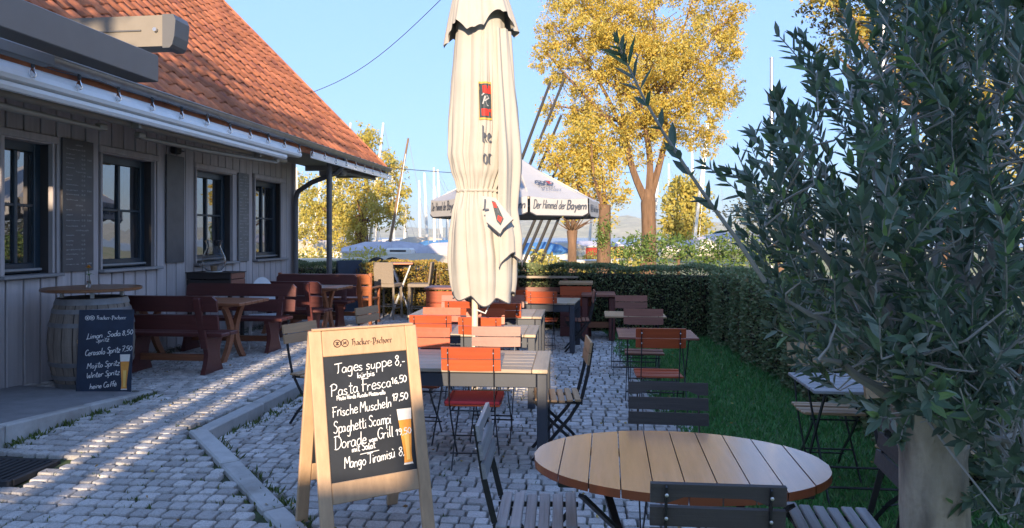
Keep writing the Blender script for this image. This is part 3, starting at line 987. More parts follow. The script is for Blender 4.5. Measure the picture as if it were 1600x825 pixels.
# slim white fascia strip towards the far corner
m.box((0, 0, 0), (.03, RY1 - yB0 - .05, .12), bev=.006)
m.build("fascia_strip", WHITEP, house, loc=(AX + .02 - WX, (yB0 + RY1) / 2 + .3, 3.12))
ar = MB(); ar.tube([(AX - .25 - WX, Y1 + .3, 3.02), (AX - .1 - WX, RY1 - .6, 3.02)], .03, 8); ar.box((AX - .25 - WX, Y1 + .15, 3.02), (.12, .3, .14), bev=.03); ar.build("stay_arm", ALU, house, smooth=True)

# string of party bulbs along the gutter
sl = empty("string_lights", (HX + .20, 0, HZ - .10), 0, "string of clear bulbs looped along the gutter", "string lights")
cd = MB(); pts = []
yy = 5.0
bulb_me = MB(); bulb_me.lathe([(.012, .045), (.014, .02), (.024, .0), (.030, -.025), (.022, -.05), (.003, -.06)], 10); bulb_me = bulb_me.mesh("bulb", CLEAR, True)
cap_me = MB(); cap_me.lathe([(.016, .0), (.016, .05), (.008, .055)], 8); cap_me = cap_me.mesh("bulb_cap", IRON, True)
k = 0
while yy < RY1 - .2:
    z_ = -.02 - .03 * random.random()
    b = inst("bulb", bulb_me, sl, (0, yy, z_ - .05)); inst("bulb_cap", cap_me, b, (0, 0, .035))
    pts.append((0, yy, z_ + .02)); pts.append((0, yy + .27, z_ - .015 + .06 * random.random()))
    yy += .55; k += 1
cd.tube(pts, .005, 5); cd.build("cord", WIRE, sl)

# pergola awning: rail parallel to the house with a cassette joining it at right angles
pg = empty("awning_frame", (-3.5, 0, 0), 0, "big dark grey awning frame jutting out in front of the tiled roof", "awning frame")
pye = ON_X(248, -3.5)
m = MB(); m.box((-.10, (pye - 4) / 2, 0), (.20, pye + 4, .215), bev=.006); m.build("front_rail", ALU, pg, loc=(0, 0, 3.055))
cyy = pye + .52; cxx = cyy * CW(-515 / FPX, 1.0)[0] / CW(-515 / FPX, 1.0)[1] + 3.5      # where the cassette ends
m = MB(); m.prism([(-4.4, -.0), (-.10, -.0), (-.10, .27), (-4.4, .27)], (0, 0, 0), (1, 0, 0), (0, 0, 1), .20); m.build("cross_cassette", ALUB, pg, loc=(cxx, cyy, 3.36))
m = MB(); m.prism([(-.10, -.012), (-.035, -.012), (-.010, .015), (.010, .09), (.022, .23), (.0, .278), (-.10, .282)], (0, 0, 0), (1, 0, 0), (0, 0, 1), .215); m.build("end_cap", ALU, pg, loc=(cxx - .02, cyy, 3.355))
m = MB(); m.box((0, 0, 0), (4.2, .012, .012)); m.build("seam_strip", ALU, pg, loc=(cxx - 2.42, pye + .415, 3.50))
m = MB(); m.tube([(-.08, 0, 0), (-.08, -.02, 0)], .018, 10); m.build("bolt", RIVET, pg, loc=(cxx - .10, pye + .41, 3.50))
m = MB(); m.box((0, 0, 0), (.12, 4.5, .09), bev=.006); m.build("rear_rail", ALU, pg, loc=(-1.05, ON_X(76, -4.55) - 2.25, 3.17))
m = MB(); m.box((0, 0, 0), (.10, .40, .10), bev=.006); m.build("rail_bracket", ALU, pg, loc=(-.75, pye + .3, 3.25))
# wires crossing the sky
for (pa, za, pb, zb, lab) in (((478, 148), 15.0, (692, -4), 12.0, "thin black cable running up from the roof verge"), ((560, 258), 22.0, (1000, 268), 30.0, "thin level wire between the mast tops across the sky")):
    m = MB(); a_, b_ = DP(*pa, za), DP(*pb, zb)
    pts = [a_.lerp(b_, t / 12) - Vector((0, 0, .25 * math.sin(PI * t / 12))) for t in range(13)]
    m.tube(pts, .007 if za < 20 else .012, 5)
    tag(m.build("overhead_wire", WIRE), lab, "wire")
# ---------------------------------------------------------------- lettering drawn stroke by stroke
GL = {
 'a': (5.2, "4,4.3 2,5 .6,3.4 .6,1.3 2,0 3.6,1.4 4,4.6;4,4.6 4,1 5,.2"), 'b': (5, ".7,10 .7,0;.7,3.5 2.5,5 4.2,3.5 4,1 2.2,0 .7,1"),
 'c': (4.6, "4,4.2 2.3,5 .6,3 .9,.8 2.5,0 4.2,.9"), 'd': (5.2, "4,4 2.2,5 .6,3 .8,.6 2.4,0 4,1.6;4.2,10 4.1,1.3 5,.2"),
 'e': (4.8, ".8,2.6 4,3 3.5,4.7 1.9,5 .6,2.8 1.1,.5 2.8,0 4.5,1"), 'f': (4, "4.2,9.2 2.9,10 2,8.4 2,0;.5,5.2 3.8,5.2"),
 'g': (5, "4,4.4 2,5 .6,3 1,.8 2.5,.5 4,2.6;4.2,5 4,-2.6 2.4,-4 .7,-3"), 'h': (4.8, ".7,10 .7,0;.7,3 2.5,5 4,4 4,0"),
 'i': (2.2, "1,5 1,1 1.8,.1;1,7 1.3,7.5"), 'j': (2.4, "1.5,5 1.5,-2.6 .2,-4;1.5,7 1.8,7.5"), 'k': (4.6, ".7,10 .7,0;3.8,5 .9,2.3 4,0"),
 'l': (2.5, "1,10 1,1 2.1,.1"), 'm': (6.6, ".6,5 .6,0;.6,3.5 2,5 3,4 3,0;3,3.5 4.6,5 5.7,4 5.7,0"), 'n': (4.9, ".6,5 .6,0;.6,3.3 2.5,5 4,4 4,0"),
 'o': (4.9, "2.4,5 .7,3.5 .7,1.3 2.4,0 4.1,1.3 4.1,3.5 2.4,5"), 'p': (5, ".7,5 .7,-4;.7,3.8 2.5,5 4.2,3.5 4,1 2.2,0 .7,1"),
 'r': (3.8, ".6,5 .6,0;.6,3 2,4.8 3.6,4.6"), 's': (4.3, "3.7,4.4 2,5 .8,3.9 2.2,2.6 3.7,1.3 2.2,0 .4,.8"), 't': (3.9, "1.8,9 1.8,1.2 2.8,0 3.7,.6;.2,6.2 3.6,6.2"),
 'u': (5, ".6,5 .6,1.3 2,0 3.8,1.5;4,5 4,1 4.8,.1"), 'v': (4.2, ".3,5 2,0 3.9,5"), 'w': (6.2, ".3,5 1.5,0 3.1,4 4.5,0 5.8,5"), 'y': (4.5, ".5,5 2.2,1;4.1,5 1.4,-4"),
 'z': (4.5, ".5,5 3.9,5 .5,0 4.1,0"), 'T': (5.6, "-.6,9.4 6.8,10;3.3,9.8 3.2,2 2.3,0"), 'P': (5.8, "1,10 1,0;-.3,8.6 2.6,10.4 5.5,8.6 4.6,5.6 1,5"),
 'F': (5.2, "1,10 1,0;-.4,10 5.6,10;-.2,5.5 4.2,5.5"), 'M': (7.3, ".5,0 1.1,10 3.6,4 6.1,10 6.7,0"), 'S': (5.6, "5,8.5 3.5,10 1.5,9 1.5,6.8 4,5 4.8,2.4 3,0 .4,1.3"),
 'D': (6.5, "1,10 1,0;-.3,9.6 3.5,9.7 5.9,6.5 5.5,2.5 3,0 .2,.2"), 'G': (6.3, "5.5,8.5 3.5,10 1,7.5 .8,3 3,0 5.5,1.5 5.5,4.5 3.5,4.5"),
 'R': (5.8, "1,10 1,0;-.3,8.6 2.6,10.4 5.2,8.6 4.4,5.8 1,5.2;2.4,5.2 5.4,0"), 'V': (5.6, ".3,10 2.6,0 5.4,10"), 'L': (5.2, "1.8,10 1,.6 0,.2 5.2,.6"),
 'C': (6, "5.5,8.5 3.5,10 1,7.5 .8,2.5 3,0 5.5,1.2"), 'W': (8, ".3,9 1,2 2.4,0 4,5 5.2,0 6.6,2 7.4,10"), 'H': (6.4, "1,10 1,0;5.4,10 5.4,0;1,5 5.4,5"),
 'B': (5.8, "1,10 1,0;0,9.8 3.4,10 4.8,8 3.4,5.4 1,5.2;3.2,5.3 5.2,3.6 4.6,1 2.6,0 0,.2"),
 '0': (5, "2.5,10 .7,7 .7,3 2.5,0 4.3,3 4.3,7 2.5,10"), '1': (3.2, ".3,7 2,10 2,0"), '5': (4.9, "4.3,10 1.2,10 .9,5.6 3,6 4.3,3.5 3,.3 .5,.6"),
 '6': (4.9, "3.8,10 1.2,6 .7,2.4 2.4,0 4.2,2 3.4,4.6 1,3.6"), '7': (4.9, ".4,10 4.4,10 1.8,0;1.2,5 3.8,5"), '8': (5, "4,8.6 2.4,10 .9,8.3 2.4,6 4.2,3 2.4,0 .6,2.6 2.6,5.6 4,8.6"),
 '9': (4.9, "4,8 2.3,10 .7,7.6 2.2,5.2 4,7.6 3.4,2 1.6,0"), ',': (2, "1.2,.6 .4,-1.6"), '-': (4, ".4,4 3.6,4"), '.': (1.6, ".6,.1 .9,.5"), ' ': (2.8, ""),
}
GL['ü'] = (5, GL['u'][1] + ";1.3,7 1.6,7.5;3.2,7 3.5,7.5"); GL['ù'] = (5, GL['u'][1] + ";1.4,7.8 3.0,6.6"); GL['è'] = (4.8, GL['e'][1] + ";1.6,7.9 3.0,6.6")
# blackletter: angular broad-nib forms
BLK = {
 'H': (7.2, ".2,8 1.6,9.6 2.6,8.4 2.2,1 .6,-.6;2.4,5.4 4.4,6.6 5.8,5 5.8,1 4.8,-1;3.4,9.8 5.8,9"), 'P': (6.6, ".4,7.6 1.8,9.6 2.6,8 2.4,-2;2.4,8 4.4,9.6 5.8,7.6 5.6,3.2 3.8,1.6 2.2,2.6;0,.2 2.2,1"),
 'a': (5, "1,4.6 2.6,5.4 4,4.2 4,.8 4.8,.2;4,3 1.2,2.4 1,.8 2.2,0 4,1.2"), 'c': (4.2, "3.6,4.6 2.2,5.4 .9,4 .9,1.2 2.2,0 3.8,.9"), 'k': (4.8, ".9,9.8 .9,0 1.8,.4;.9,3.4 2.6,5.4 3.8,4.4 2.2,3;2,3 4.4,0"),
 'e': (4.4, ".9,2.4 3.6,4 2.4,5.4 .9,4 .9,1.2 2.2,0 3.8,.9"), 'r': (4, ".9,5.2 .9,.6 1.6,0;.9,4.2 2.2,5.4 3.6,4.6"), 's': (4.4, "3.6,4.6 2.2,5.4 .9,4.2 3.6,1.6 2.2,0 .6,1"),
 'h': (4.9, ".9,9.8 .9,0;.9,4 2.6,5.4 3.9,4.2 3.9,.8 2.8,-1.6"), 'o': (4.8, "2.3,5.4 .9,4 .9,1.2 2.3,0 3.8,1.3 3.8,4.1 2.3,5.4"), '-': (3.6, ".4,3 3.2,3.2"), ' ': (3, ""),
}
def _smooth(p):
    if len(p) < 3: return p
    out = []
    for i in range(len(p) - 1):
        p0 = p[max(i - 1, 0)]; p1 = p[i]; p2 = p[i + 1]; p3 = p[min(i + 2, len(p) - 1)]
        for k in range(4):
            t = k / 4
            f = lambda a, b, c, d: .5 * (2 * b + (c - a) * t + (2 * a - 5 * b + 4 * c - d) * t * t + (3 * b - a - 3 * c + d) * t ** 3)
            out.append((f(p0[0], p1[0], p2[0], p3[0]), f(p0[1], p1[1], p2[1], p3[1])))
    out.append(p[-1])
    return out
def text_strokes(txt, u, v, h, width=None, slant=0.0, jit=0.0, rise=0.0, blk=False):
    """list of polylines in (u, v) metres; h is the cap height"""
    G = BLK if blk else GL
    s_ = h / 10.0
    tot = sum(G.get(c, (3, ""))[0] for c in txt)
    sx = s_ if width is None else width / tot
    x = 0.0; out = []
    for c in txt:
        w, d = G.get(c, (3, ""))
        if d:
            jx, jy, js = random.uniform(-jit, jit), random.uniform(-jit, jit) * 1.2, 1 + random.uniform(-jit, jit) * .25
            for st in d.split(";"):
                p = []
                for q in st.split():
                    a, b = q.split(","); a = float(a) * js + jx; b = float(b) * js + jy
                    p.append((a, b))
                if not blk: p = _smooth(p)
                out.append([(u + (x + a) * sx + b * s_ * slant, v + b * s_ + rise * (x + a) * sx) for a, b in p])
        x += w
    return out
def ribbon(mb, strokes, fn, wd, lift=0.0012, nib=None, mi=0, thick=0.0):
    """flat chalk ribbons laid on a surface; fn(u, v, w) -> point"""
    k = 0
    for st in strokes:
        n = len(st)
        if n < 2: continue
        k += 1
        w_ = lift + (k % 23) * 0.00003
        vs = []
        for i, (a, b) in enumerate(st):
            if nib is None:
                p0 = st[max(i - 1, 0)]; p1 = st[min(i + 1, n - 1)]
                dx, dy = p1[0] - p0[0], p1[1] - p0[1]; L = math.hypot(dx, dy) or 1
                hw = wd / 2 * random.uniform(.8, 1.15)
                nx, ny = -dy / L * hw, dx / L * hw
            else:
                nx, ny = nib[0] * wd / 2, nib[1] * wd / 2
            vs.append(fn(a + nx, b + ny, w_)); vs.append(fn(a - nx, b - ny, w_))
        fs = [(2 * i, 2 * i + 1, 2 * i + 3, 2 * i + 2) for i in range(n - 1)]
        mb.add(vs, fs, mi)
def plane_fn(o, ex, ey, n):
    o, ex, ey, n = Vector(o), Vector(ex), Vector(ey), Vector(n)
    return lambda u, v, w: o + ex * u + ey * v + n * w
def logo(mb, fn, u, v, h, width, mi=0):
    """two round crests followed by the brewery name in blackletter"""
    r = h * .56
    for k in range(2):
        cu = u + r + k * r * 2.15; cv = v + h * .45
        ring = [(cu + r * math.cos(2 * PI * t / 18), cv + r * math.sin(2 * PI * t / 18)) for t in range(19)]
        ribbon(mb, [ring], fn, r * .28, mi=mi)
        ribbon(mb, [[(cu - r * .45, cv - r * .45), (cu + r * .45, cv + r * .45)], [(cu + r * .45, cv - r * .45), (cu - r * .45, cv + r * .45)], [(cu - r * .5, cv), (cu + r * .5, cv)] if k else [(cu, cv - r * .5), (cu, cv + r * .5)]], fn, r * .26, mi=mi)
    ribbon(mb, text_strokes("Hacker-Pschorr", u + r * 5.0, v, h * 1.05, width=width - r * 5.0, blk=True), fn, h * .19, nib=(.8, .6), mi=mi)
def beer_glass(fn, parent, u, v, h, w):
    """printed tall wheat beer glass: body, light streak, foam, foot"""
    def prof(t): return w / 2 * (.62 - .25 * math.sin(min(1, t / .35) * PI / 2) * (1 - min(1, max(0, (t - .1) / .9))) * .6 + .40 * max(0, (t - .18) / .82) ** .8)
    def strip(name, t0, t1, m, sc=1.0, off=0.0, lift=.0016):
        mb = MB(); vs = []; N_ = 14
        for i in range(N_ + 1):
            t = t0 + (t1 - t0) * i / N_
            vs.append(fn(u + off * w - prof(t) * sc, v + h * t, lift)); vs.append(fn(u + off * w + prof(t) * sc, v + h * t, lift))
        mb.add(vs, [(2 * i, 2 * i + 1, 2 * i + 3, 2 * i + 2) for i in range(N_)])
        return mb.build(name, m, parent)
    m = MB(); foot = [(-.34, 0), (.34, 0), (.30, .035), (-.30, .035)]
    m.add([fn(u + a * w, v + h * (b), .0016) for a, b in foot], [(0, 1, 2, 3)]); gm = FOAM
    q = strip("beer_glass_print", .03, .82, BEER)
    s1 = strip("light_streak_print", .08, .55, BEERL, .45, .02, .0020)
    f_ = strip("foam_print", .80, 1.0, FOAM, 1.02, 0, .0021)
    o = m.build("glass_foot_print", gm, parent)

# ---------------------------------------------------------------- A-frame menu board
SGC = CW(-0.86, 4.12)
sg = empty("menu_board", (SGC[0], SGC[1], 0), math.radians(30) + YAW, "wooden A-frame chalkboard listing Tages suppe and Pasta Fresca", "menu board")
def aframe_side(sgn, front):
    ey = Vector((0, -sgn * -0.30, 1.17)) if False else Vector((0, 0.30 * sgn, 1.17))
    ln = ey.length; ey.normalize()
    o = Vector((0, -0.30 * sgn, 0.0))
    ex = Vector((sgn, 0, 0)); n = ex.cross(ey)
    R = Matrix((ex, n * -1, ey)).transposed()          # local x, depth (towards inside), up the slope
    if R.determinant() < 0: R = Matrix((ex * -1, n * -1, ey)).transposed()
    def P_(u, v, w): return o + ex * u + ey * v + n * w
    W_ = .64; sw = .072
    for s_ in (-1, 1):
        m = MB(); m.box(P_(s_ * (W_ / 2 - sw / 2), ln / 2 - .0, 0), (sw, .030, ln), R=R, bev=.006); m.build("stile", BEECH, sg)
    m = MB(); m.box(P_(0, ln - .075, 0), (W_ - 2 * sw - .002, .026, .145), R=R, bev=.004); tr = m.build("top_rail", BEECH, sg)
    m = MB(); m.box(P_(0, .33, 0), (W_ - 2 * sw - .002, .026, .11), R=R, bev=.004); m.build("bottom_rail", BEECH, sg)
    b0, b1 = .385, ln - .148
    m = MB(); m.box(P_(0, (b0 + b1) / 2, -.004), (W_ - 2 * sw - .002, .012, b1 - b0), R=R); bd = m.build("chalkboard", SLATE, sg)
    return P_, b0, b1, ln, tr, bd
Pf, b0, b1, ln, tr, bd = aframe_side(1, True)
aframe_side(-1, False)
m = MB(); m.box((0, .0, 1.178), (.60, .035, .012), bev=.003); m.build("hinge_strip", BEECH, sg)
m = MB(); logo(m, lambda u, v, w: Pf(u, v, w + .0132), -.185, ln - .095, .036, .345); m.build("brewery_print", PRINT, tr)
BW = .496
m = MB()
def bf(u, v, w): return Pf(-BW / 2 + u, b1 - v, .0022 + w)
def up(strokes): return [[(a, -b) for a, b in st] for st in strokes]
def line(txt, u, base, h, width, rise=.05, wd=.0046, jit=.36):
    ribbon(m, up(text_strokes(txt, u, -base, h, width, jit=jit, rise=rise, slant=.06)), bf, wd)
line("Tages suppe", .062, .098, .060, .335)
line("kürbis", .185, .132, .032, .105, wd=.005)
line("8,-", .415, .085, .055, .065)
line("Pasta Fresca", .03, .218, .066, .355)
line("16,50", .385, .186, .038, .095, wd=.0055)
line("Pesto Verde Rucola Mozzarella", .06, .243, .024, .285, wd=.0038, rise=.02)
line("Frische Muscheln", .03, .330, .058, .345)
line("17,50", .380, .285, .040, .10, wd=.0055)
line("Spaghetti Scampi", .03, .420, .060, .335)
line("Dorade", .03, .505, .066, .185); line("vom", .225, .492, .030, .05, wd=.005); line("Grill", .275, .482, .058, .095)
line("mit Salat", .125, .532, .034, .135, wd=.005)
ribbon(m, [[(.17, .548), (.28, .541)]], bf, .004)
line("Mango Tiramisù", .075, .612, .058, .295, rise=.06)
line("8,-", .39, .590, .048, .062)
txt = m.build("chalk_writing", CHALK, bd)
beer_glass(lambda u, v, w: Pf(-BW / 2 + u, b1 - .642 + v, .0022 + w), bd, .447, 0, .31, .085)
m = MB(); ribbon(m, up(text_strokes("19,50", .385, -.478, .034, .095, jit=.2, rise=.05)), lambda u, v, w: bf(u, v, w + .002), .005); m.build("chalk_price", CHALK, bd)

# ---------------------------------------------------------------- barrel table with board and flower
BX, BY = CW(-4.56, 7.72)
br = empty("barrel_table", (BX, BY, TER), math.radians(20), "grey weathered wine barrel with a round varnished table top", "barrel table")
def brad(z, H=.95, r0=.33, r1=.415):
    t = (z / H - .5) * 2
    return r0 + (r1 - r0) * (1 - t * t)
NS = 22
for k in range(NS):
    a0 = 2 * PI * k / NS + .012; a1 = 2 * PI * (k + 1) / NS - .012
    m = MB(); V = []; zs = [0, .12, .28, .475, .67, .83, .95]
    dr = random.uniform(-.003, .004)
    for z in zs:
        for a in (a0, (a0 + a1) / 2, a1):
            r_ = brad(z) + dr; V.append((r_ * math.cos(a), r_ * math.sin(a), z))
    F = []
    for i in range(len(zs) - 1):
        for j in range(2): F.append((i * 3 + j, i * 3 + j + 1, i * 3 + j + 4, i * 3 + j + 3))
    m.add(V, F)
    m.build("stave", OAK, br)
m = MB(); m.lathe([(brad(z) - .006, z) for z in (0, .12, .28, .475, .67, .83, .95)], 30); m.build("barrel_inside", DARKW, br)
for z, hgt in ((.035, .06), (.13, .045), (.27, .045), (.68, .045), (.82, .045), (.915, .06)):
    m = MB(); m.lathe([(brad(z - hgt / 2) + .004, z - hgt / 2), (brad(z - hgt / 2) + .008, z - hgt / 2), (brad(z + hgt / 2) + .008, z + hgt / 2), (brad(z + hgt / 2) + .004, z + hgt / 2)], 40, cap=False)
    m.build("hoop", HOOP, br, smooth=True)
m = MB(); m.lathe([(.03, 0), (.03, .02), (.022, .03)], 14, M=Matrix.Rotation(math.radians(-88), 4, 'Z') @ Matrix.Translation((brad(.52) - .004, 0, .52)) @ Matrix.Rotation(PI / 2, 4, 'Y')); m.build("bung", NATW, br, smooth=True)
for k in range(4):
    a = k * PI / 2 + .3; m = MB(); m.box((.28 * math.cos(a), .28 * math.sin(a), .985), (.035, .035, .07), bev=.004); m.build("spacer", WHITEM, br)
m = MB(); m.lathe([(.47, 1.020), (.485, 1.026), (.485, 1.048), (.475, 1.054)], 48); m.build("table_top", PLATE, br)
# leaning chalkboard
LBX, LBY = CW(-4.18, 7.27)
lb = empty("leaning_chalkboard", (LBX, LBY, TER), YAW + math.radians(6), "navy chalkboard of Spritz drinks leaning against the barrel", "chalkboard")
LW, LH = .535, .85; tilt = math.radians(5)
ley = Vector((0, math.sin(tilt), math.cos(tilt))); lex = Vector((1, 0, 0)); lnn = lex.cross(ley)
Rl = Matrix((lex, lnn * -1, ley)).transposed()
m = MB(); m.box(ley * (LH / 2), (LW, .018, LH), R=Rl, bev=.003); m.build("board", SLATEB, lb)
lf = plane_fn(ley * LH + lex * (-LW / 2) + lnn * .0095, lex, -ley, lnn)
m = MB(); logo(m, lambda u, v, w: lf(u, -v, w), .065, -.100, .038, .40); m.build("brewery_print", CHALK, lb)
m = MB()
def lline(txt, u, base, h, width, rise=.10, wd=.0065):
    ribbon(m, up(text_strokes(txt, u, -base, h, width, jit=.25, rise=rise, slant=.12)), lf, wd)
lline("Limon . Soda", .085, .300, .055, .33); lline("8,50", .43, .265, .048, .105, wd=.006); lline("Spritz", .175, .335, .042, .13, wd=.005)
lline("Cerasolo Spritz", .075, .470, .060, .345); lline("7,50", .43, .430, .048, .105, wd=.006)
lline("Mojito Spritz", .10, .600, .058, .32); lline("Winter Spritz", .10, .695, .055, .32); lline("heine Caffè", .135, .805, .052, .26)
m.build("chalk_writing", CHALK, lb)
beer_glass(lambda u, v, w: lf(u, LH - .03 - v, w), lb, .468, 0, .36, .095)
# vase with a marigold
vx, vy = CW(-4.56 + .02, 7.62); vz = TER + 1.055
vs_ = empty("flower_vase", (vx, vy, vz), 0, "small clear vase holding one orange flower on the barrel top", "vase")
m = MB(); m.lathe([(.02, 0), (.024, .01), (.022, .06), (.012, .10), (.014, .14)], 14, cap=False); m.lathe([(.0, .003), (.02, .003)], 14, cap=False); m.build("glass", CLEAR, vs_, smooth=True)
m = MB(); m.tube([(0, 0, .01), (.006, 0, .12), (-.006, 0, .215)], .003, 6); m.build("stem", STEMG, vs_)
for k in range(5):
    a = k * 1.3; m = MB(); m.add([(0, 0, .13), (.03 * math.cos(a), .03 * math.sin(a), .15), (.075 * math.cos(a), .075 * math.sin(a), .135), (.03 * math.cos(a + .5), .03 * math.sin(a + .5), .15)], [(0, 1, 2, 3)]); m.build("leaf", STEMG, vs_)
m = MB()
for ring, nn, rr in ((0, 12, .034), (1, 10, .026), (2, 8, .016)):
    for k in range(nn):
        a = 2 * PI * k / nn + ring; c, s_ = math.cos(a), math.sin(a)
        m.add([(0, 0, .21 + ring * .008), (rr * .6 * c - .008 * s_, rr * .6 * s_ + .008 * c, .22 + ring * .01), (rr * c, rr * s_, .218 + ring * .012), (rr * .6 * c + .008 * s_, rr * .6 * s_ - .008 * c, .22 + ring * .01)], [(0, 1, 2, 3)])
m.build("flower_head", YELLOW, vs_)

# ---------------------------------------------------------------- boards hung on the wall
def wall_board(px0, px1, z0, z1, m_, lab, lines=0, m_txt=None):
    y0, y1 = ON_X(px0, WX + .05), ON_X(px1, WX + .05)
    r = empty("wall_menu_board", (WX + .052, (y0 + y1) / 2, (z0 + z1) / 2), 0, lab, "menu board")
    b = MB(); b.box((0, 0, 0), (.02, y1 - y0, z1 - z0), bev=.003); b.build("board", m_, r)
    if lines:
        w_ = y1 - y0; h_ = z1 - z0
        fn = plane_fn((.0105, -w_ / 2, h_ / 2), (0, 1, 0), (0, 0, -1), (1, 0, 0))
        t_ = MB(); v = .07
        st = []
        heads = {int(lines * .26), int(lines * .52), int(lines * .73), 0}
        for i in range(lines):
            hh = .024 if i in heads else .016
            u0 = .16 if i in heads else .04
            word = "".join(random.choice("aenmuirocsvlth") for _ in range(random.randint(5, 10)))
            st += up(text_strokes(word, u0 * w_ / .4, -v, hh, random.uniform(.06, .19) * w_ / .4 * (1.3 if i in heads else 1), jit=.3))
            if i not in heads:
                st += up(text_strokes(random.choice(["0,1", "5,0", "1,5", "0,5"]), .235 * w_ / .4, -v, hh, .05 * w_ / .4, jit=.2))
                if random.random() < .45: st += up(text_strokes(random.choice(["5,80", "6,50", "7,50", "9,80"]), .31 * w_ / .4, -v, hh, .06 * w_ / .4, jit=.2))
            v += h_ * .93 / lines * random.uniform(.8, 1.2)
        ribbon(t_, st, fn, .0052)
        t_.build("chalk_writing", m_txt, r)
    return r
wall_board(96.5, 145, 1.29, 2.85, SLATEG, "tall grey board of small chalk writing between the two near windows", 26, CHALKD)
wall_board(259.5, 287, 1.32, 2.89, SLATEG, "tall blank dark board under the small wall lamp")
wall_board(372, 388.5, 1.27, 2.81, mat("wall_board_pale", (.15, .148, .15), .5, var=.2), "narrow grey board of chalk writing between the two far windows", 26, CHALKD)
ly = ON_X(276, WX + .1)
wlm = empty("wall_lamp", (WX + .04, ly, 3.0), 0, "small dark lamp on the wall above the blank board", "lamp")
m = MB(); m.box((.05, 0, -.03), (.10, .16, .12), bev=.02); m.build("lamp_body", IRON, wlm)
m = MB(); m.box((.12, .0, -.05), (.06, .12, .02), bev=.004); m.build("lamp_glass", CLEAR, wlm)

# ---------------------------------------------------------------- heavy benches and trestle tables on the terrace
def slab_leg(mb, x, d0, d1, z0, z1, th=.055):
    """curvy board leg standing across the depth, waisted in the middle"""
    n = 10; L = []; R_ = []
    for i in range(n + 1):
        t = i / n; z = z0 + (z1 - z0) * t
        k = .62 + .38 * abs(2 * t - 1) ** 1.6
        c = (d0 + d1) / 2; h = (d1 - d0) / 2 * k
        L.append((c - h, z)); R_.append((c + h, z))
    mb.prism(L + R_[::-1], (x, 0, 0), (0, 1, 0), (0, 0, 1), th)
def make_bench(L, label, group, m1=None, plank_m=None):
    """bench along x, sitter faces +y, back at y=0"""
    r = empty("garden_bench", (0, 0, 0), 0, label, "bench", group)
    m1 = m1 or BENCH
    for z0, z1, nm in ((.74, .92, 0), (.53, .70, 1)):
        m = MB(); h = (z1 - z0)
        poly = [(-L / 2, -h / 2), (L / 2, -h / 2), (L / 2, h / 2 - (.05 if nm == 0 else .01)), (L / 2 - .05, h / 2), (-L / 2 + .05, h / 2), (-L / 2, h / 2 - (.05 if nm == 0 else .01))]
        m.prism(poly, (0, 0, 0), (1, 0, 0), (0, -.16, 1), .035)
        m.build("back_plank", m1, r, loc=(0, -.03 - (z0 - .5) * .16, (z0 + z1) / 2))
    for k in range(2):
        m = MB(); m.box((0, 0, 0), (L, .185, .042), bev=.008); m.build("seat_plank", m1, r, loc=(0, .13 + k * .195, .455))
    for x in (-L / 2 + .22, L / 2 - .22):
        m = MB(); slab_leg(m, x, .0, .42, 0, .43); m.box((x, .21, .415), (.07, .42, .04), bev=.006); m.build("leg", m1, r)
        m = MB(); m.bar((x, .06, .30), (x, -.12, .90), .085, .05, up=(0, 1, 0), bev=.008); m.build("back_post", m1, r)
    m = MB(); m.box((0, .2, .17), (L - .44, .04, .08), bev=.006); m.build("stretcher", BENCHL, r)
    return r
def make_trestle(L, W_, label, group):
    r = empty("trestle_table", (0, 0, 0), 0, label, "table", group)
    n = 5; pw = W_ / n
    for k in range(n):
        m = MB(); m.box((0, 0, 0), (L, pw - .008, .04), bev=.007); m.build("top_plank", BENCHL, r, loc=(0, -W_ / 2 + pw * (k + .5), .75))
    for x in (-L / 2 + .30, L / 2 - .30):
        m = MB()
        for s_ in (-1, 1):
            n_ = 10; A_ = []; B_ = []
            for i in range(n_ + 1):
                t = i / n_; z = .0 + .73 * t
                c = s_ * (.05 + .20 * abs(2 * t - 1.0) ** 1.7); A_.append((c - .05, z)); B_.append((c + .05, z))
            m.prism(A_ + B_[::-1], (x + s_ * .004, 0, 0), (0, 1, 0), (0, 0, 1), .05)
        m.box((x, 0, .715), (.06, W_ * .8, .05), bev=.006); m.build("trestle_leg", BENCHL, r)
    m = MB(); m.box((0, 0, .34), (L - .6, .035, .09), bev=.006); m.build("stretcher", BENCH, r)
    return r
def place(o, x, y, z, rz): o.location = (x, y, z); o.rotation_euler = (0, 0, rz)
GB = "heavy oxblood benches on the terrace"
GT = "trestle tables on the terrace"
def bench_span(pxl, pxr, zc, label, face, m1=None):
    xl = CW((pxl - 800) / FPX * zc, zc); xr = CW((pxr - 800) / FPX * zc, zc)
    L = math.hypot(xr[0] - xl[0], xr[1] - xl[1])
    b = make_bench(L, label, GB, m1)
    # keep the run square to the house: anchor at the right-hand end
    x1, y1 = xr
    place(b, x1 - L / 2, y1, TER, 0 if face > 0 else PI)
    return b, L
bench_span(160, 344, 8.18, "oxblood bench with its back to us, nearest the barrel", 1)
bench_span(277, 460, 10.15, "oxblood bench facing us behind the first trestle table, below the dark crate", -1)
bench_span(395, 505, 10.85, "oxblood bench with its back to us, just beyond the crate and first trestle table", 1)
bench_span(424, 556, 12.70, "dark oxblood bench facing us beyond the second trestle table", -1)
t1 = make_trestle(1.75, .82, "first brown trestle table, near the barrel between two benches", GT)
q = CW(-3.36, 9.25); place(t1, q[0] - .86, q[1], TER, 0)
t2 = make_trestle(1.6, .78, "second brown trestle table, farther along the terrace with a pale sheen", GT)
q = CW(-2.78, 11.85); place(t2, q[0] - .8, q[1], TER, 0)
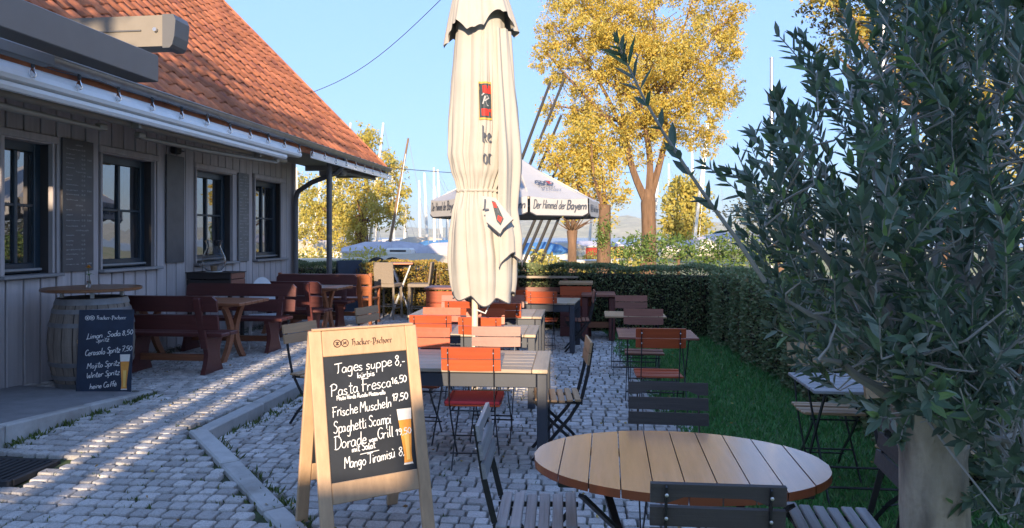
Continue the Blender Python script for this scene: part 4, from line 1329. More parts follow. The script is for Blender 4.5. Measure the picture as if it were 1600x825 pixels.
# settle with armrests, orange of its sunlit edges put into the wood colour
q = CW((581 - 800) / FPX * 12.95, 12.95)
st_ = make_bench(1.75, "long bench with armrests and orange brown end post at the far terrace end", GB, BENCHO)
place(st_, q[0] - .88, q[1], TER, 0)
for x in (-.86, .86):
    m = MB(); m.box((x, -.02, .47), (.06, .06, .94), bev=.008); m.build("end_post", BENCHO, st_)
    m = MB(); m.box((x, .25, .66), (.075, .54, .035), bev=.008); m.build("armrest", BENCHL, st_)
    m = MB(); m.box((x, .46, .32), (.06, .06, .64), bev=.008); m.build("arm_post", BENCHO, st_)
# dark crate with the glass hurricane vase
q0 = CW(-4.93, 10.75); 
cr_ = empty("dark_crate", (q0[0] + .36, q0[1] + .22, TER), 0, "black wooden crate stand behind the bench under the glass vase", "crate")
for k in range(3):
    m = MB(); m.box((0, -.22, 0), (.70, .022, .088), bev=.004); m.build("front_plank", DARKW, cr_, loc=(0, 0, 1.005 - k * .098))
    m = MB(); m.box((0, .22, 0), (.70, .022, .088), bev=.004); m.build("rear_plank", DARKW, cr_, loc=(0, 0, 1.005 - k * .098))
    for s_ in (-1, 1):
        m = MB(); m.box((s_ * .345, 0, 0), (.022, .415, .088), bev=.004); m.build("side_plank", DARKW if s_ < 0 else BROWN, cr_, loc=(0, 0, 1.005 - k * .098))
for sx in (-1, 1):
    for sy in (-1, 1):
        m = MB(); m.box((sx * .32, sy * .19, .50), (.05, .05, 1.0), bev=.005); m.build("leg", DARKW, cr_)
m = MB(); m.box((0, 0, 1.056), (.73, .49, .014), bev=.003); m.build("lid", DARKW, cr_)
hv = empty("hurricane_vase", (q0[0] + .33, q0[1] + .2, TER + 1.064), 0, "bulbous clear glass hurricane vase with a candle on the dark crate", "vase")
m = MB(); prf = [(.055, 0), (.10, .015), (.155, .07), (.178, .15), (.17, .22), (.13, .31), (.10, .38), (.115, .44), (.135, .48)]
m.lathe(prf, 28, cap=False); m.lathe([(max(.001, r_ - .006), z + .004) for r_, z in prf[::-1]], 28, cap=False); m.build("glass", CLEAR, hv, smooth=True)
m = MB(); m.lathe([(.045, .012), (.045, .09), (.0, .092)], 16); m.build("candle", NATW, hv, smooth=True)
m = MB(); m.lathe([(.05, -.0), (.12, .0), (.12, .008), (.05, .010)], 24); m.build("glass_foot", WHITEM, hv, smooth=True)
# white stacking chair glimpsed behind the second bench
q = CW(-3.62, 10.35)
wc = empty("white_chair", (q[0], q[1], TER), math.radians(30), "white chair with thin legs half hidden among the oxblood benches", "chair")
m = MB(); poly = [(.19 * math.cos(PI * t / 12), .62 + .38 * math.sin(PI * t / 12)) for t in range(13)]; m.prism(poly, (0, .18, 0), (1, 0, 0), (0, .12, 1), .02); m.build("backrest", WHITEM, wc)
m = MB(); m.box((0, 0, .45), (.40, .40, .025), bev=.01); m.build("seat", WHITEM, wc)
for sx in (-1, 1):
    for sy in (-1, 1):
        m = MB(); m.tube([(sx * .16, sy * .15, .44), (sx * .21, sy * .21, 0)], .012, 8); m.build("leg", WHITEM, wc)

# ---------------------------------------------------------------- folding beer garden chairs
def make_chair(kind, label="", group=None):
    """origin on the ground; sitter faces +y; back plane near y=-.22"""
    r = empty("folding_chair", (0, 0, 0), 0, label, "chair", group)
    wood = {"red": RED, "brown": BROWN, "grey": GREYW, "grey_lit": GREYS, "nat": NATW}[kind]
    sx = .165
    grey = kind in ("grey", "grey_lit")
    back = [(.835, .90), (.755, .82), (.675, .74)] if grey else [(.825, .905), (.735, .815)]
    def by(z): return -.165 - (z - .45) * .15
    for i, (z0, z1) in enumerate(back):
        m = MB(); h = z1 - z0; w = .43
        n = 8; top = []; bot = []
        for k in range(n + 1):
            u = -w / 2 + w * k / n
            bow = .0 if grey else .012 * (1 - (2 * k / n - 1) ** 2)
            ar = 0.0
            if grey and i == 0 and 2 <= k <= n - 2: ar = .022
            top.append((u, h / 2)); bot.append((u, -h / 2 + ar - bow * .4))
        m.prism(bot + top[::-1], (0, 0, 0), (1, 0, 0), (0, -.15, 1), .017)
        zc = (z0 + z1) / 2
        m.build("back_slat", wood, r, loc=(0, by(zc) + .012, zc))
    seat_m = {"red": RED, "brown": BROWN, "grey": GREYS, "grey_lit": GREYS, "nat": NATW}[kind]
    ns = 6; sd = .36; 
    for k in range(ns):
        yy = -.15 + sd * (k + .5) / ns
        m = MB(); m.box((0, 0, 0), (.41, sd / ns - .012, .018), bev=.005); m.build("seat_slat", seat_m, r, loc=(0, yy, .455 + .012 * abs(k - 2.5) / 2.5 + (.004 if k % 2 else 0)))
    for s_ in (-1, 1):
        m = MB(); x = s_ * sx
        P_ = [(x, by(.90), .895), (x, by(.66), .66), (x, -.15, .47), (x, -.06, .33), (x, .10, .14), (x, .22, .0)]
        for a, b in zip(P_[:-1], P_[1:]): m.bar(a, b, .007, .026, up=(0, 1, .3), bev=.001)
        m.build("long_leg", STEEL, r)
        m = MB(); x2 = s_ * (sx - .022)
        P_ = [(x2, .20, .44), (x2, .08, .30), (x2, -.10, .13), (x2, -.20, .0)]
        for a, b in zip(P_[:-1], P_[1:]): m.bar(a, b, .007, .024, up=(0, 1, .3), bev=.001)
        m.build("short_leg", STEEL, r)
        m = MB(); m.bar((x2, -.16, .438), (x2, .215, .445), .006, .024, bev=.001); m.build("seat_rail", STEEL, r)
        for i, (z0, z1) in enumerate(back):
            zc = (z0 + z1) / 2
            m = MB(); m.lathe([(.006, 0), (.006, .004), (.002, .006)], 8, M=Matrix.Translation((x, by(zc) - .013, zc)) @ Matrix.Rotation(PI / 2, 4, 'X')); m.build("rivet", RIVET, r)
    for (yy, zz) in ((.06, .19), (-.12, .11), (.19, .43), (-.15, .43)):
        m = MB(); m.tube([(-sx, yy, zz), (sx, yy, zz)], .006, 6); m.build("cross_rod", STEEL, r)
    return r
_proto = {}
def chair(kind, px, z, face, label, group, dpx=None, turn=0.0, back_off=.235, zoff=0.0):
    """place so that the middle of the backrest is seen at image column px at distance z; face: heading of the sitter"""
    if kind not in _proto: _proto[kind] = make_chair(kind); c = _proto[kind]
    else: c = copy_tree(_proto[kind])
    c["label"] = label; c["group"] = group
    bx, by_ = CW((px - 800) / FPX * z, z)
    a = face + turn
    fx, fy = -math.sin(a), math.cos(a)
    c.location = (bx + fx * back_off, by_ + fy * back_off, zoff); c.rotation_euler = (0, 0, a)
    return c
AWAY, TOUS, LEFT, RIGHT = 0.0, PI, PI / 2, -PI / 2
GR = "red slatted folding chairs round the metal tables"
GG = "grey slatted folding chairs round the oval table"
GO = "folding chairs at the small tables by the lawn"
r1 = chair("red", 735, 5.10, AWAY, "red folding chair with a crimson seat pad, back turned, beside the A-frame chalkboard", GR, turn=.04)
m = MB(); m.box((0, .03, .486), (.41, .38, .026), bev=.012); pad = m.build("seat_pad", CUSH); pad.location = r1.location; pad.rotation_euler = r1.rotation_euler
tag(pad, "crimson seat pad on the red chair nearest the A-frame", "cushion")
chair("red", 667, 6.25, TOUS, "pinkish lit folding chair facing us, half hidden by the A-frame chalkboard", GR, turn=-.03)
chair("brown", 776, 6.30, TOUS, "brownish folding chair facing us just right of the umbrella pole", GR, turn=.02)
chair("red", 672, 7.2, AWAY, "red folding chair with back turned at the left of the second table", GR, turn=.05)
chair("red", 749, 7.0, AWAY, "red folding chair with back turned behind the umbrella pole at the second table", GR)
chair("red", 691, 8.0, TOUS, "red folding chair facing us at the left far side of the second table", GR)
chair("red", 759, 7.9, TOUS, "red folding chair facing us at the right far side of the second table", GR, turn=.03)
chair("red", 721, 8.75, AWAY, "shaded red folding chair with back turned at the left of the third table", GR, turn=-.03)
chair("red", 786, 8.5, AWAY, "red folding chair with back turned at the right of the third table", GR)
chair("brown", 715, 9.65, TOUS, "brown folding chair facing us behind the hem of the closed umbrella", GR)
chair("brown", 795, 9.75, TOUS, "brown folding chair facing us at the right far side of the third table", GR)
chair("red", 847, 10.3, AWAY, "red folding chair with back turned at the fourth table, farthest of the row", GR)
chair("red", 802, 10.6, AWAY, "red folding chair with back turned at the left of the fourth table", GR, turn=.1)
chair("brown", 930, 10.6, LEFT, "dark folding chair side-on at the right end of the fourth table", GR, turn=.05)
chair("nat", 923, 5.55, LEFT, "folding chair with pale seat slats side-on at the right end of the first table", GR, turn=.10)
chair("nat", 466, 6.6, RIGHT, "folding chair with pale back slats between the A-frame and the kerb", GR, turn=-.35)
chair("nat", 571, 8.1, RIGHT, "folding chair with pale back slats beyond the A-frame, near the armrest bench", GR, turn=-.30)
chair("brown", 986, 9.65, TOUS, "greyish brown folding chair facing us, farthest at the small lawn tables", GO)
chair("brown", 1005, 7.86, TOUS, "pinkish brown folding chair facing us between the two small lawn tables", GO, turn=-.03)
chair("red", 1033, 6.15, AWAY, "bright red folding chair with back turned at the near small lawn table", GO, turn=.02)
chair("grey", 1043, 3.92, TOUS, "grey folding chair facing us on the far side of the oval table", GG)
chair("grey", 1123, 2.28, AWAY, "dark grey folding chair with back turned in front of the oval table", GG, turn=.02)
chair("grey_lit", 749, 3.22, RIGHT, "grey folding chair with light painted into its slats, side-on at the left of the oval table", GG, turn=.05)  # paler slats stand in for the light falling on this chair
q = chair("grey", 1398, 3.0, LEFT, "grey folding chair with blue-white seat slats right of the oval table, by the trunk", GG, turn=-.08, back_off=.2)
chair("nat", 1275, 5.35, TOUS, "pale slatted folding chair facing us behind the small table under the olive", GO)
chair("nat", 1385, 4.35, TOUS, "brown slatted folding chair mostly hidden behind the olive trunk", GO, turn=.5)

# ---------------------------------------------------------------- metal framed tables in the courtyard
def make_metal_table(L, W_, H, label):
    r = empty("garden_table", (0, 0, 0), 0, label, "table", "metal framed tables in a row")
    eb = .115
    for s_ in (-1, 1):
        m = MB(); m.box((0, 0, 0), (eb, W_, .03), bev=.005); m.build("end_board", TEAKY, r, loc=(s_ * (L / 2 - eb / 2), 0, H - .015))
    n = 6; pw = W_ / n
    for k in range(n):
        m = MB(); m.box((0, 0, 0), (L - 2 * eb - .008, pw - .006, .028), bev=.004); m.build("top_slat", TEAK, r, loc=(0, -W_ / 2 + pw * (k + .5), H - .015))
    m = MB()
    for s_ in (-1, 1):
        m.box((0, s_ * (W_ / 2 - .03), H - .085), (L - .17, .03, .10), bev=.004); m.box((s_ * (L / 2 - .035), 0, H - .085), (.03, W_ - .17, .10), bev=.004)
    m.build("apron", ANTH, r)
    for sx in (-1, 1):
        for sy in (-1, 1):
            m = MB(); m.box((0, 0, 0), (.075, .075, H - .034), bev=.006); m.build("leg", ANTH, r, loc=(sx * (L / 2 - .042), sy * (W_ / 2 - .042), (H - .034) / 2))
    return r
def table_at(front, backp, L, label, H=.735):
    a = GP(*front, H); b = GP(*backp, H)
    d = Vector((b[0] - a[0], b[1] - a[1])); W_ = d.length
    ang = math.atan2(d.x, d.y)                # depth direction from +y towards +x
    t = make_metal_table(L, min(W_, .9), H, label)
    rz = -ang * .6
    ux, uy = math.cos(rz), math.sin(rz)
    mx, my = (a[0] + b[0]) / 2, (a[1] + b[1]) / 2
    t.location = (mx - ux * L / 2, my - uy * L / 2, 0); t.rotation_euler = (0, 0, rz)
    return t
table_at((858, 578), (859, 548), 1.65, "grey slatted metal table nearest to us, right of the A-frame chalkboard")
table_at((838, 523), (842, 508), 1.65, "second slatted metal table behind the umbrella pole")
table_at((847, 495), (851.5, 483), 1.65, "third slatted metal table in the row of red chairs")
table_at((895, 474), (910, 465), 1.5, "fourth slatted metal table, farthest of the row by the red counter")

# ---------------------------------------------------------------- small folding tables by the lawn
def make_small_table(L, W_, label, m_top, H=.735, planks=6):
    r = empty("small_folding_table", (0, 0, 0), 0, label, "table", "small folding tables by the lawn")
    pw = W_ / planks
    for k in range(planks):
        m = MB(); m.box((0, 0, 0), (L, pw - .008, .022), bev=.004); m.build("top_slat", m_top, r, loc=(0, -W_ / 2 + pw * (k + .5), H - .011))
    for sx in (-1, 1):
        m = MB(); x = sx * (L / 2 - .09)
        m.bar((x, -W_ / 2 + .05, H - .03), (x, W_ / 2 - .05, H - .03), .008, .03)
        m.bar((x, -W_ / 2 + .08, H - .03), (x, W_ / 2 - .05, 0), .008, .026, up=(0, 1, 1)); x -= sx * .014
        m.bar((x, W_ / 2 - .08, H - .03), (x, -W_ / 2 + .05, 0), .008, .026, up=(0, 1, 1))
        m.build("leg_pair", STEEL, r)
    for yy in (-1, 1):
        m = MB(); m.tube([(-L / 2 + .09, yy * (W_ / 2 - .1), .10), (L / 2 - .09, yy * (W_ / 2 - .1), .10)], .008, 6); m.build("cross_rod", STEEL, r)
    return r
t = make_small_table(.76, .62, "small wooden folding table behind the bright red chair, nearest of the lawn edge pair", BROWN)
q = CW((1025 - 800) / FPX * 7.1, 7.1); t.location = (q[0], q[1], 0)
t = make_small_table(.74, .60, "small pale edged folding table farther along the lawn edge", NATW)
q = CW((991 - 800) / FPX * 8.9, 8.9); t.location = (q[0], q[1], 0)
t = make_small_table(.70, .62, "small greyish folding table under the left side of the olive", GREYS)
q = CW(2.28, 4.72); t.location = (q[0], q[1], 0)

# ---------------------------------------------------------------- oval plank table
OX, OY = CW(.715, 3.07)
ov = empty("oval_table", (OX, OY, 0), math.radians(-1), "large oval table of orange varnished planks with grey chairs around", "table")
EA, EB, EH = .622, .445, .74
NP = 10
xs = [-EA + 2 * EA * k / NP for k in range(NP + 1)]
for k in range(NP):
    xa, xb = xs[k] + .0024, xs[k + 1] - .0024
    if k == 0: xa = -EA
    if k == NP - 1: xb = EA
    n = 8; top = []; bot = []
    for i in range(n + 1):
        x = xa + (xb - xa) * i / n
        h = EB * math.sqrt(max(0, 1 - (x / EA) ** 2))
        top.append((x, h)); bot.append((x, -h))
    poly = bot + top[::-1]
    pp = [poly[0]]
    for p in poly[1:]:
        if math.hypot(p[0] - pp[-1][0], p[1] - pp[-1][1]) > 1e-5: pp.append(p)
    if math.hypot(pp[0][0] - pp[-1][0], pp[0][1] - pp[-1][1]) < 1e-5: pp.pop()
    m = MB(); m.prism(pp, (0, 0, 0), (1, 0, 0), (0, 1, 0), .034, mi=0, side_mi=1)
    m.build("top_plank", [TOPW, TOPE], ov, loc=(0, 0, EH - .017 + random.uniform(-.0008, .0008)))
m = MB(); m.box((0, .22, EH - .048), (1.0, .06, .024), bev=.004); m.box((0, -.22, EH - .048), (1.0, .06, .024), bev=.004); m.build("batten", STEEL, ov)
for s_ in (-1, 1):
    m = MB(); m.bar((s_ * .40, -.30, EH - .07), (-s_ * .16 + s_ * .1, .28, .02), .035, .014, up=(0, 0, 1)); m.bar((s_ * .36, .30, EH - .07), (s_ * .1, -.28, .02), .035, .014, up=(0, 0, 1)); m.build("crossed_leg", STEEL, ov)
m = MB(); m.tube([(-.12, .27, .03), (.12, .27, .03)], .009, 6); m.tube([(-.12, -.27, .03), (.12, -.27, .03)], .009, 6); m.build("foot_rod", STEEL, ov)

# ---------------------------------------------------------------- red-brown timber furniture by the far hedge
def plank_panel(parent, name, n, axis, o, w, h, th, m_):
    """n boards side by side stacked vertically, each its own part"""
    for k in range(n):
        m = MB(); hh = h / n
        sz = (w, th, hh - .008) if axis == 'x' else (th, w, hh - .008)
        m.box((0, 0, 0), sz, bev=.004); m.build(name, m_, parent, loc=(o[0], o[1], o[2] + hh * (k + .5)))
q = CW((935 - 800) / FPX * 11.9, 11.9)
rt = empty("red_plank_table", (q[0], q[1], 0), 0, "red brown timber table with panel legs in front of the hedge", "table")
for k in range(4):
    m = MB(); m.box((0, 0, 0), (.56, .18, .04), bev=.006); m.build("top_plank", BROWN, rt, loc=(0, -.28 + k * .187, .74))
for s_ in (-1, 1):
    m = MB(); m.box((s_ * .22, 0, .36), (.10, .62, .70), bev=.008); m.build("panel_leg", BENCH, rt)
m = MB(); m.box((0, -.1, .24), (.36, .05, .10), bev=.006); m.build("stretcher", BENCHL, rt)
q = CW((900 - 800) / FPX * 12.3, 12.3)
bx_ = empty("red_service_counter", (q[0], q[1], 0), 0, "orange red wooden counter box with a pale top edge at the hedge", "counter")
for k in range(5):
    m = MB(); m.box((0, -.2, 0), (.53, .03, .165), bev=.004); m.build("front_plank", RED if k > 2 else BENCH, bx_, loc=(0, 0, .09 + k * .172))
for s_ in (-1, 1):
    m = MB(); m.box((s_ * .25, .02, .43), (.03, .40, .86), bev=.004); m.build("side_panel", BENCH, bx_)
m = MB(); m.box((0, 0, .905), (.58, .50, .045), bev=.006); m.build("top_board", NATW, bx_)
q = CW((845 - 800) / FPX * 12.9, 12.9)
lg = empty("long_high_bench", (q[0], q[1], 0), 0, "long brown plank bench with a pale top rail along the far hedge", "bench")
for k in range(3):
    m = MB(); m.box((0, 0, 0), (.96, .035, .10), bev=.005); m.build("back_plank", BROWN, lg, loc=(-.0, .1, .48 + k * .125))
m = MB(); m.box((0, .1, .965), (1.35, .12, .04), bev=.006); m.build("top_rail", TEAK, lg)
m = MB(); m.box((0, -.12, .43), (.96, .38, .04), bev=.006); m.build("seat_plank", BROWN, lg)
for s_ in (-1, 1):
    m = MB(); m.box((s_ * .45, -.03, .47), (.06, .30, .94), bev=.006); m.build("leg_panel", BENCH, lg)
q = CW((692 - 800) / FPX * 12.0, 12.0)
cb = empty("red_cabinet", (q[0], q[1], 0), 0, "orange red wooden cabinet with a slatted post left of the closed umbrella", "cabinet")
for k in range(4):
    m = MB(); m.box((0, -.25, 0), (.46, .03, .19), bev=.004); m.build("front_plank", RED, cb, loc=(0, 0, .11 + k * .198))
for s_ in (-1, 1):
    m = MB(); m.box((s_ * .22, 0, .42), (.03, .47, .80), bev=.004); m.build("side_panel", RED, cb)
m = MB(); m.box((0, 0, .845), (.52, .56, .035), bev=.005); m.build("top_board", BROWN, cb)
m = MB(); m.box((.20, .2, .98), (.07, .05, .26), bev=.005); m.build("post", RED, cb)

# ---------------------------------------------------------------- bar stools and bar table
def bar_stool(px, z, rz, label):
    r = empty("bar_stool", (0, 0, 0), 0, label, "bar stool", "woven grey bar stools")
    m = MB(); m.box((0, 0, .70), (.42, .42, .07), bev=.012); m.build("seat", RATTAN, r)
    m = MB(); m.box((0, -.225, .94), (.41, .035, .42), bev=.010, R=Matrix.Rotation(math.radians(7), 3, 'X')); m.build("backrest", RATTAN, r)
    for sx in (-1, 1):
        for sy in (-1, 1):
            m = MB(); m.bar((sx * .18, sy * .18, .67), (sx * .195, sy * .20, 0), .035, .035); m.build("leg", RATTAN, r)
    m = MB()
    for s_ in (-1, 1): m.bar((s_ * .188, -.19, .26), (s_ * .188, .19, .26), .02, .02); m.bar((-.19, s_ * .19, .30), (.19, s_ * .19, .30), .02, .02)
    m.build("footrest", RATTAN, r)
    x, y = CW((px - 800) / FPX * z, z); r.location = (x, y, .06); r.rotation_euler = (0, 0, rz)
bar_stool(607, 13.9, YAW - .25, "woven grey bar stool with its back to us, left of the high table")
bar_stool(656, 13.9, PI / 2 + .1, "woven grey bar stool side-on, right of the high table")
bt = empty("bar_table", (0, 0, 0), .2, "high folding table with orange brown top on crossed white legs", "table")
q = CW((627 - 800) / FPX * 14.5, 14.5); bt.location = (q[0], q[1], .06)
m = MB(); m.box((0, 0, 1.10), (.50, .50, .035), bev=.006); m.build("table_top", BENCHO, bt)
for s_ in (-1, 1):
    m = MB(); m.tube([(-.2, s_ * .16, 1.08), (.22, s_ * .16, 0)], .016, 8); m.build("leg", WHITEM, bt)
    m = MB(); m.tube([(.2, s_ * .13, 1.08), (-.22, s_ * .13, 0)], .016, 8); m.build("leg", WHITEM, bt)
q = CW((546 - 800) / FPX * 15.2, 15.2)
ab = empty("folded_signboard", (q[0], q[1], 0), -.35, "plain dark blue A-board by the hedge behind the terrace benches", "sign board")
for s_ in (-1, 1):
    m = MB(); m.box((s_ * .15, 0, .60), (.025, .55, 1.22), bev=.004, R=Matrix.Rotation(-s_ * math.radians(13), 3, 'Y')); m.build("panel", SLATEB, ab)
ab.rotation_euler = (0, 0, -.9)
# ---------------------------------------------------------------- the big closed umbrella
UZ = 6.65
UX, UY = CW((742 - 800) / FPX * UZ, UZ)
um = empty("closed_umbrella", (UX, UY, 0), YAW, "tall closed cream umbrella tied round its pole", "umbrella")
KP = UZ / FPX
prof_u = [  # height, left px, right px
    (1.14, 708, 803), (1.30, 704, 806), (1.50, 702, 806), (1.72, 703, 800), (1.92, 707, 788), (2.06, 713, 779), (2.13, 716, 777), (2.20, 713, 782), (2.32, 705, 792),
    (2.46, 700, 796), (2.70, 701, 802), (3.10, 705, 800), (3.40, 709, 795), (3.70, 714, 790), (4.05, 722, 780), (4.35, 734, 766), (4.5, 741, 756)]
def u_prof(h):
    for (a, b) in zip(prof_u[:-1], prof_u[1:]):
        if h <= b[0] or b is prof_u[-1]:
            t = max(0.0, min(1.0, (h - a[0]) / (b[0] - a[0]))); t = t * t * (3 - 2 * t) * .5 + t * .5
            l = a[1] + (b[1] - a[1]) * t; r_ = a[2] + (b[2] - a[2]) * t
            return ((l + r_) / 2 - 742) * KP, (r_ - l) / 2 * KP
    return 0, .3
_rc = random.Random(21)
CREASE = [(-PI + 2 * PI * k / 30 + _rc.gauss(0, .09), _rc.uniform(.03, .13), _rc.uniform(.04, .10), _rc.gauss(0, .07), _rc.choice([1.5, 2.1, 2.4, 2.9, 3.3]), _rc.uniform(.35, 1.1)) for k in range(30)]
def u_surf(th, h, extra=0.0):
    cx, R = u_prof(h)
    cin = math.exp(-((h - 2.13) / .16) ** 2)
    low = max(0.0, min(1.0, (2.0 - h) / .8))
    ph = .35 * math.sin(h * 1.7)
    f = .10 * (abs(math.sin(3.5 * th + .6 + ph * .5)) - .6) * (1 - .6 * cin) * (1 + .5 * low) + .02 * math.sin(9 * th + 1.1 + h * .8) + .012 * math.sin(17 * th + 2.0 * h) + cin * .05 * math.sin(23 * th + 1) + .015 * math.sin(5.0 * h + 4 * th)
    for (t0, dep, wd, sl, h0, hr) in CREASE:
        dth = (th - t0 - sl * (h - 2.13) + PI) % (2 * PI) - PI
        if abs(dth) < 5 * wd:
            k = math.exp(-((h - h0) / hr) ** 2)
            f -= dep * k * math.exp(-abs(dth) / wd); f += dep * .55 * k * math.exp(-((dth - 2.2 * wd) / (1.3 * wd)) ** 2)
    r_ = R * (1 + f) + extra
    return Vector((cx + r_ * math.cos(th), r_ * .92 * math.sin(th), h))
NT, NH = 420, 120
V = []; F = []
for j in range(NH + 1):
    for i in range(NT):
        th = 2 * PI * i / NT
        hb = 1.17 - .07 * abs(math.sin(3.5 * th + .6)) ** 1.5 + .03 * math.sin(2 * th + 1)
        t = j / NH
        h = hb + (4.5 - hb) * t
        V.append(u_surf(th, h))
for j in range(NH):
    for i in range(NT):
        i2 = (i + 1) % NT
        F.append((j * NT + i, j * NT + i2, (j + 1) * NT + i2, (j + 1) * NT + i))
can = inst("canopy", np_mesh("canopy", V, F, CLOTH, smooth=True), um)
m = MB(); m.tube([V[i] + Vector((0, 0, 0)) for i in range(0, NT, 2)] + [V[0]], .006, 5); m.build("hem", HEM, can)
# vent cap near the top
V = []; F = []
for j in range(16):
    for i in range(160):
        th = 2 * PI * i / 160; t = j / 15
        hb = 3.50 + .16 * abs(((2.2 * th / PI + .3) % 1) * 2 - 1) + .07 * math.sin(th + 2.0) + .05 * abs(math.sin(6.5 * th))
        h = hb + (4.4 - hb) * t
        cx, R = u_prof(h); cx, R = (752 - 742) * KP * (1 - t * .6), (.265 * (1 - t) ** .6 + .055) 
        r_ = R * (1 + .22 * (abs(math.sin(2.5 * th + .5)) - .5) * (1 - t) + .05 * math.sin(11 * th) * (1 - t) + .03 * math.sin(19 * th + 3 * h))
        V.append(Vector((cx + r_ * math.cos(th), r_ * math.sin(th), h)))
for j in range(15):
    for i in range(160):
        i2 = (i + 1) % 160; F.append((j * 160 + i, j * 160 + i2, (j + 1) * 160 + i2, (j + 1) * 160 + i))
inst("vent_cap", np_mesh("vent_cap", V, F, CLOTH, smooth=True), um)
# loose flap on the right that escaped the strap
def flap_pt(s_, h):
    e = 806 + 6 * math.exp(-((h - 2.4) / .35) ** 2) + (8 if h < 1.95 else 0) * min(1, (1.95 - h) / .25) - 14 * max(0, h - 2.9)
    th = -1.35 + 2.2 * s_
    R = (e - 772) * KP
    cx = (772 - 742) * KP
    k = 1 + .10 * math.sin(9 * th + 2.2 * h) + .05 * math.sin(17 * th + h)
    return Vector((cx + R * k * math.cos(th), -.05 + R * 1.1 * k * math.sin(th), h))
V = []; F = []
for j in range(41):
    for i in range(33):
        s_ = i / 32; hb = 1.42 + .14 * abs(math.sin(s_ * 6.0)) ; h = hb + (3.60 - hb) * j / 40
        V.append(flap_pt(s_, h))
for j in range(40):
    for i in range(32):
        F.append((j * 33 + i, j * 33 + i + 1, (j + 1) * 33 + i + 1, (j + 1) * 33 + i))
fl = inst("loose_flap", np_mesh("loose_flap", V, F, CLOTH, smooth=True), um)
m = MB(); m.tube(V[:33], .005, 5); m.build("hem", HEM, fl)
# strap
m = MB(); m.tube([u_surf(2 * PI * i / 48, 2.125, .006) for i in range(49)], .013, 6); m.build("strap", CLOTH, um, smooth=True)
# print on the visible folds
def u_fn(px, py, w=0.0):
    h = CAMH + (370 - py) / FPX * (UZ - .28)
    x = (px - 742) * KP * .96
    cx, R = u_prof(h)
    best = None
    for k in range(70):
        th = -PI + PI * k / 69
        p = u_surf(th, h)
        d = abs(p.x - x)
        if best is None or d < best[0]: best = (d, p)
    p = best[1]
    return Vector((x, p.y - .010 - w, h))
def u_patch(name, x0, x1, y0, y1, m_, cut=0.0, w=0.0):
    mb = MB(); nx, ny = 6, 10; vs = []
    for j in range(ny + 1):
        for i in range(nx + 1):
            vs.append(u_fn(x0 + (x1 - x0) * i / nx + cut * (j / ny), y0 + (y1 - y0) * j / ny + (4 if i < 3 else 0) * 0, w))
    mb.add(vs, [(j * (nx + 1) + i, j * (nx + 1) + i + 1, (j + 1) * (nx + 1) + i + 1, (j + 1) * (nx + 1) + i) for j in range(ny) for i in range(nx)])
    return mb.build(name, m_, can)
u_patch("emblem_print", 750, 769.5, 127, 187, EMGOLD, 1.5)
u_patch("emblem_print", 750.5, 769, 130, 184, EMDARK, 1.5, .003)
u_patch("emblem_print", 756, 768.5, 133, 146, EMRED, 1.0, .006)
u_patch("emblem_print", 755, 770, 170, 181, EMRED, .5, .006)
m = MB()
ribbon(m, [[(757, 163), (760, 152), (764, 149), (766, 153), (760, 158)], [(760, 150), (765, 166)], [(755, 149), (759, 146)]], lambda u, v, w: u_fn(u, v, .009 + w), 2.2)
m.build("emblem_print", CLOTHW, can)
m = MB()
ribbon(m, [[(u, v) for u, v in st] for st in [[(a, 2 * 222 - b) for a, b in s_] for s_ in text_strokes("ke", 756, 222, 26, 15, blk=True)]], lambda u, v, w: u_fn(u, v, .003 + w), 3.4, nib=(.8, .6))
ribbon(m, [[(a, 2 * 256 - b) for a, b in s_] for s_ in text_strokes("or", 757, 256, 30, 15, blk=True)], lambda u, v, w: u_fn(u, v, .003 + w), 3.4, nib=(.8, .6))
m.build("lettering_print", PRINTG, can)
# corner of the valance pulled through the strap, with emblem and letters
cf = MB()
def cn(px, py, z): 
    return Vector(((px - 742) * (z / FPX), -(UZ - z), CAMH + (370 - py) / FPX * z))
P0 = [(757, 306), (778, 309), (806, 343), (790, 358), (785, 366), (764, 348)]
zz = [6.26, 6.22, 6.22, 6.24, 6.26, 6.27]
vs = [cn(a, b, z) for (a, b), z in zip(P0, zz)]
vb = [v + Vector((0.0, .02, 0)) for v in vs]
cf.add(vs + vb, [(0, 1, 2, 3, 4, 5), (11, 10, 9, 8, 7, 6)] + [(i, 6 + i, 6 + (i + 1) % 6, (i + 1) % 6) for i in range(6)])
co = cf.build("valance_corner", CLOTHW, um)
m = MB(); m.tube(vs[2:6], .006, 5); m.build("hem", HEM, co)
m = MB(); pl = lambda u, v, w: cn(u, v, 6.235 - w)
m.add([pl(772, 313, .01), (pl(779, 316, .01)), pl(791, 342, .01), pl(786, 352, .01), pl(780, 345, .01)], [(0, 1, 2, 3, 4)]); m.build("emblem_print", EMDARK, co)
m = MB(); m.add([pl(773, 315, .014), pl(778, 317, .014), pl(781, 325, .014), pl(776, 324, .014)], [(0, 1, 2, 3)]); m.add([pl(782, 336, .014), pl(789, 340, .014), pl(786, 348, .014), pl(781, 343, .014)], [(0, 1, 2, 3)]); m.build("emblem_print", EMRED, co)
m = MB(); ribbon(m, [[(a, 2 * 328 - b) for a, b in s_] for s_ in text_strokes("L", 759, 328, 17, 9)], lambda u, v, w: pl(u, v, .012 + w), 2.6)
ribbon(m, [[(777, 328), (781, 326), (783, 333)]], lambda u, v, w: pl(u, v, .016 + w), 2.0)
m.build("lettering_print", PRINTG, co)
m = MB(); m.tube([(0, 0, 0), (0, 0, 2.0)], .030, 14); m.build("pole", POLEW, um, smooth=True)
m = MB(); m.tube([(.02, -.03, 1.02), (.10, -.06, .99), (.15, -.05, 1.10), (.03, -.03, 1.12)], .008, 6); m.build("crank_handle", WHITEM, um)
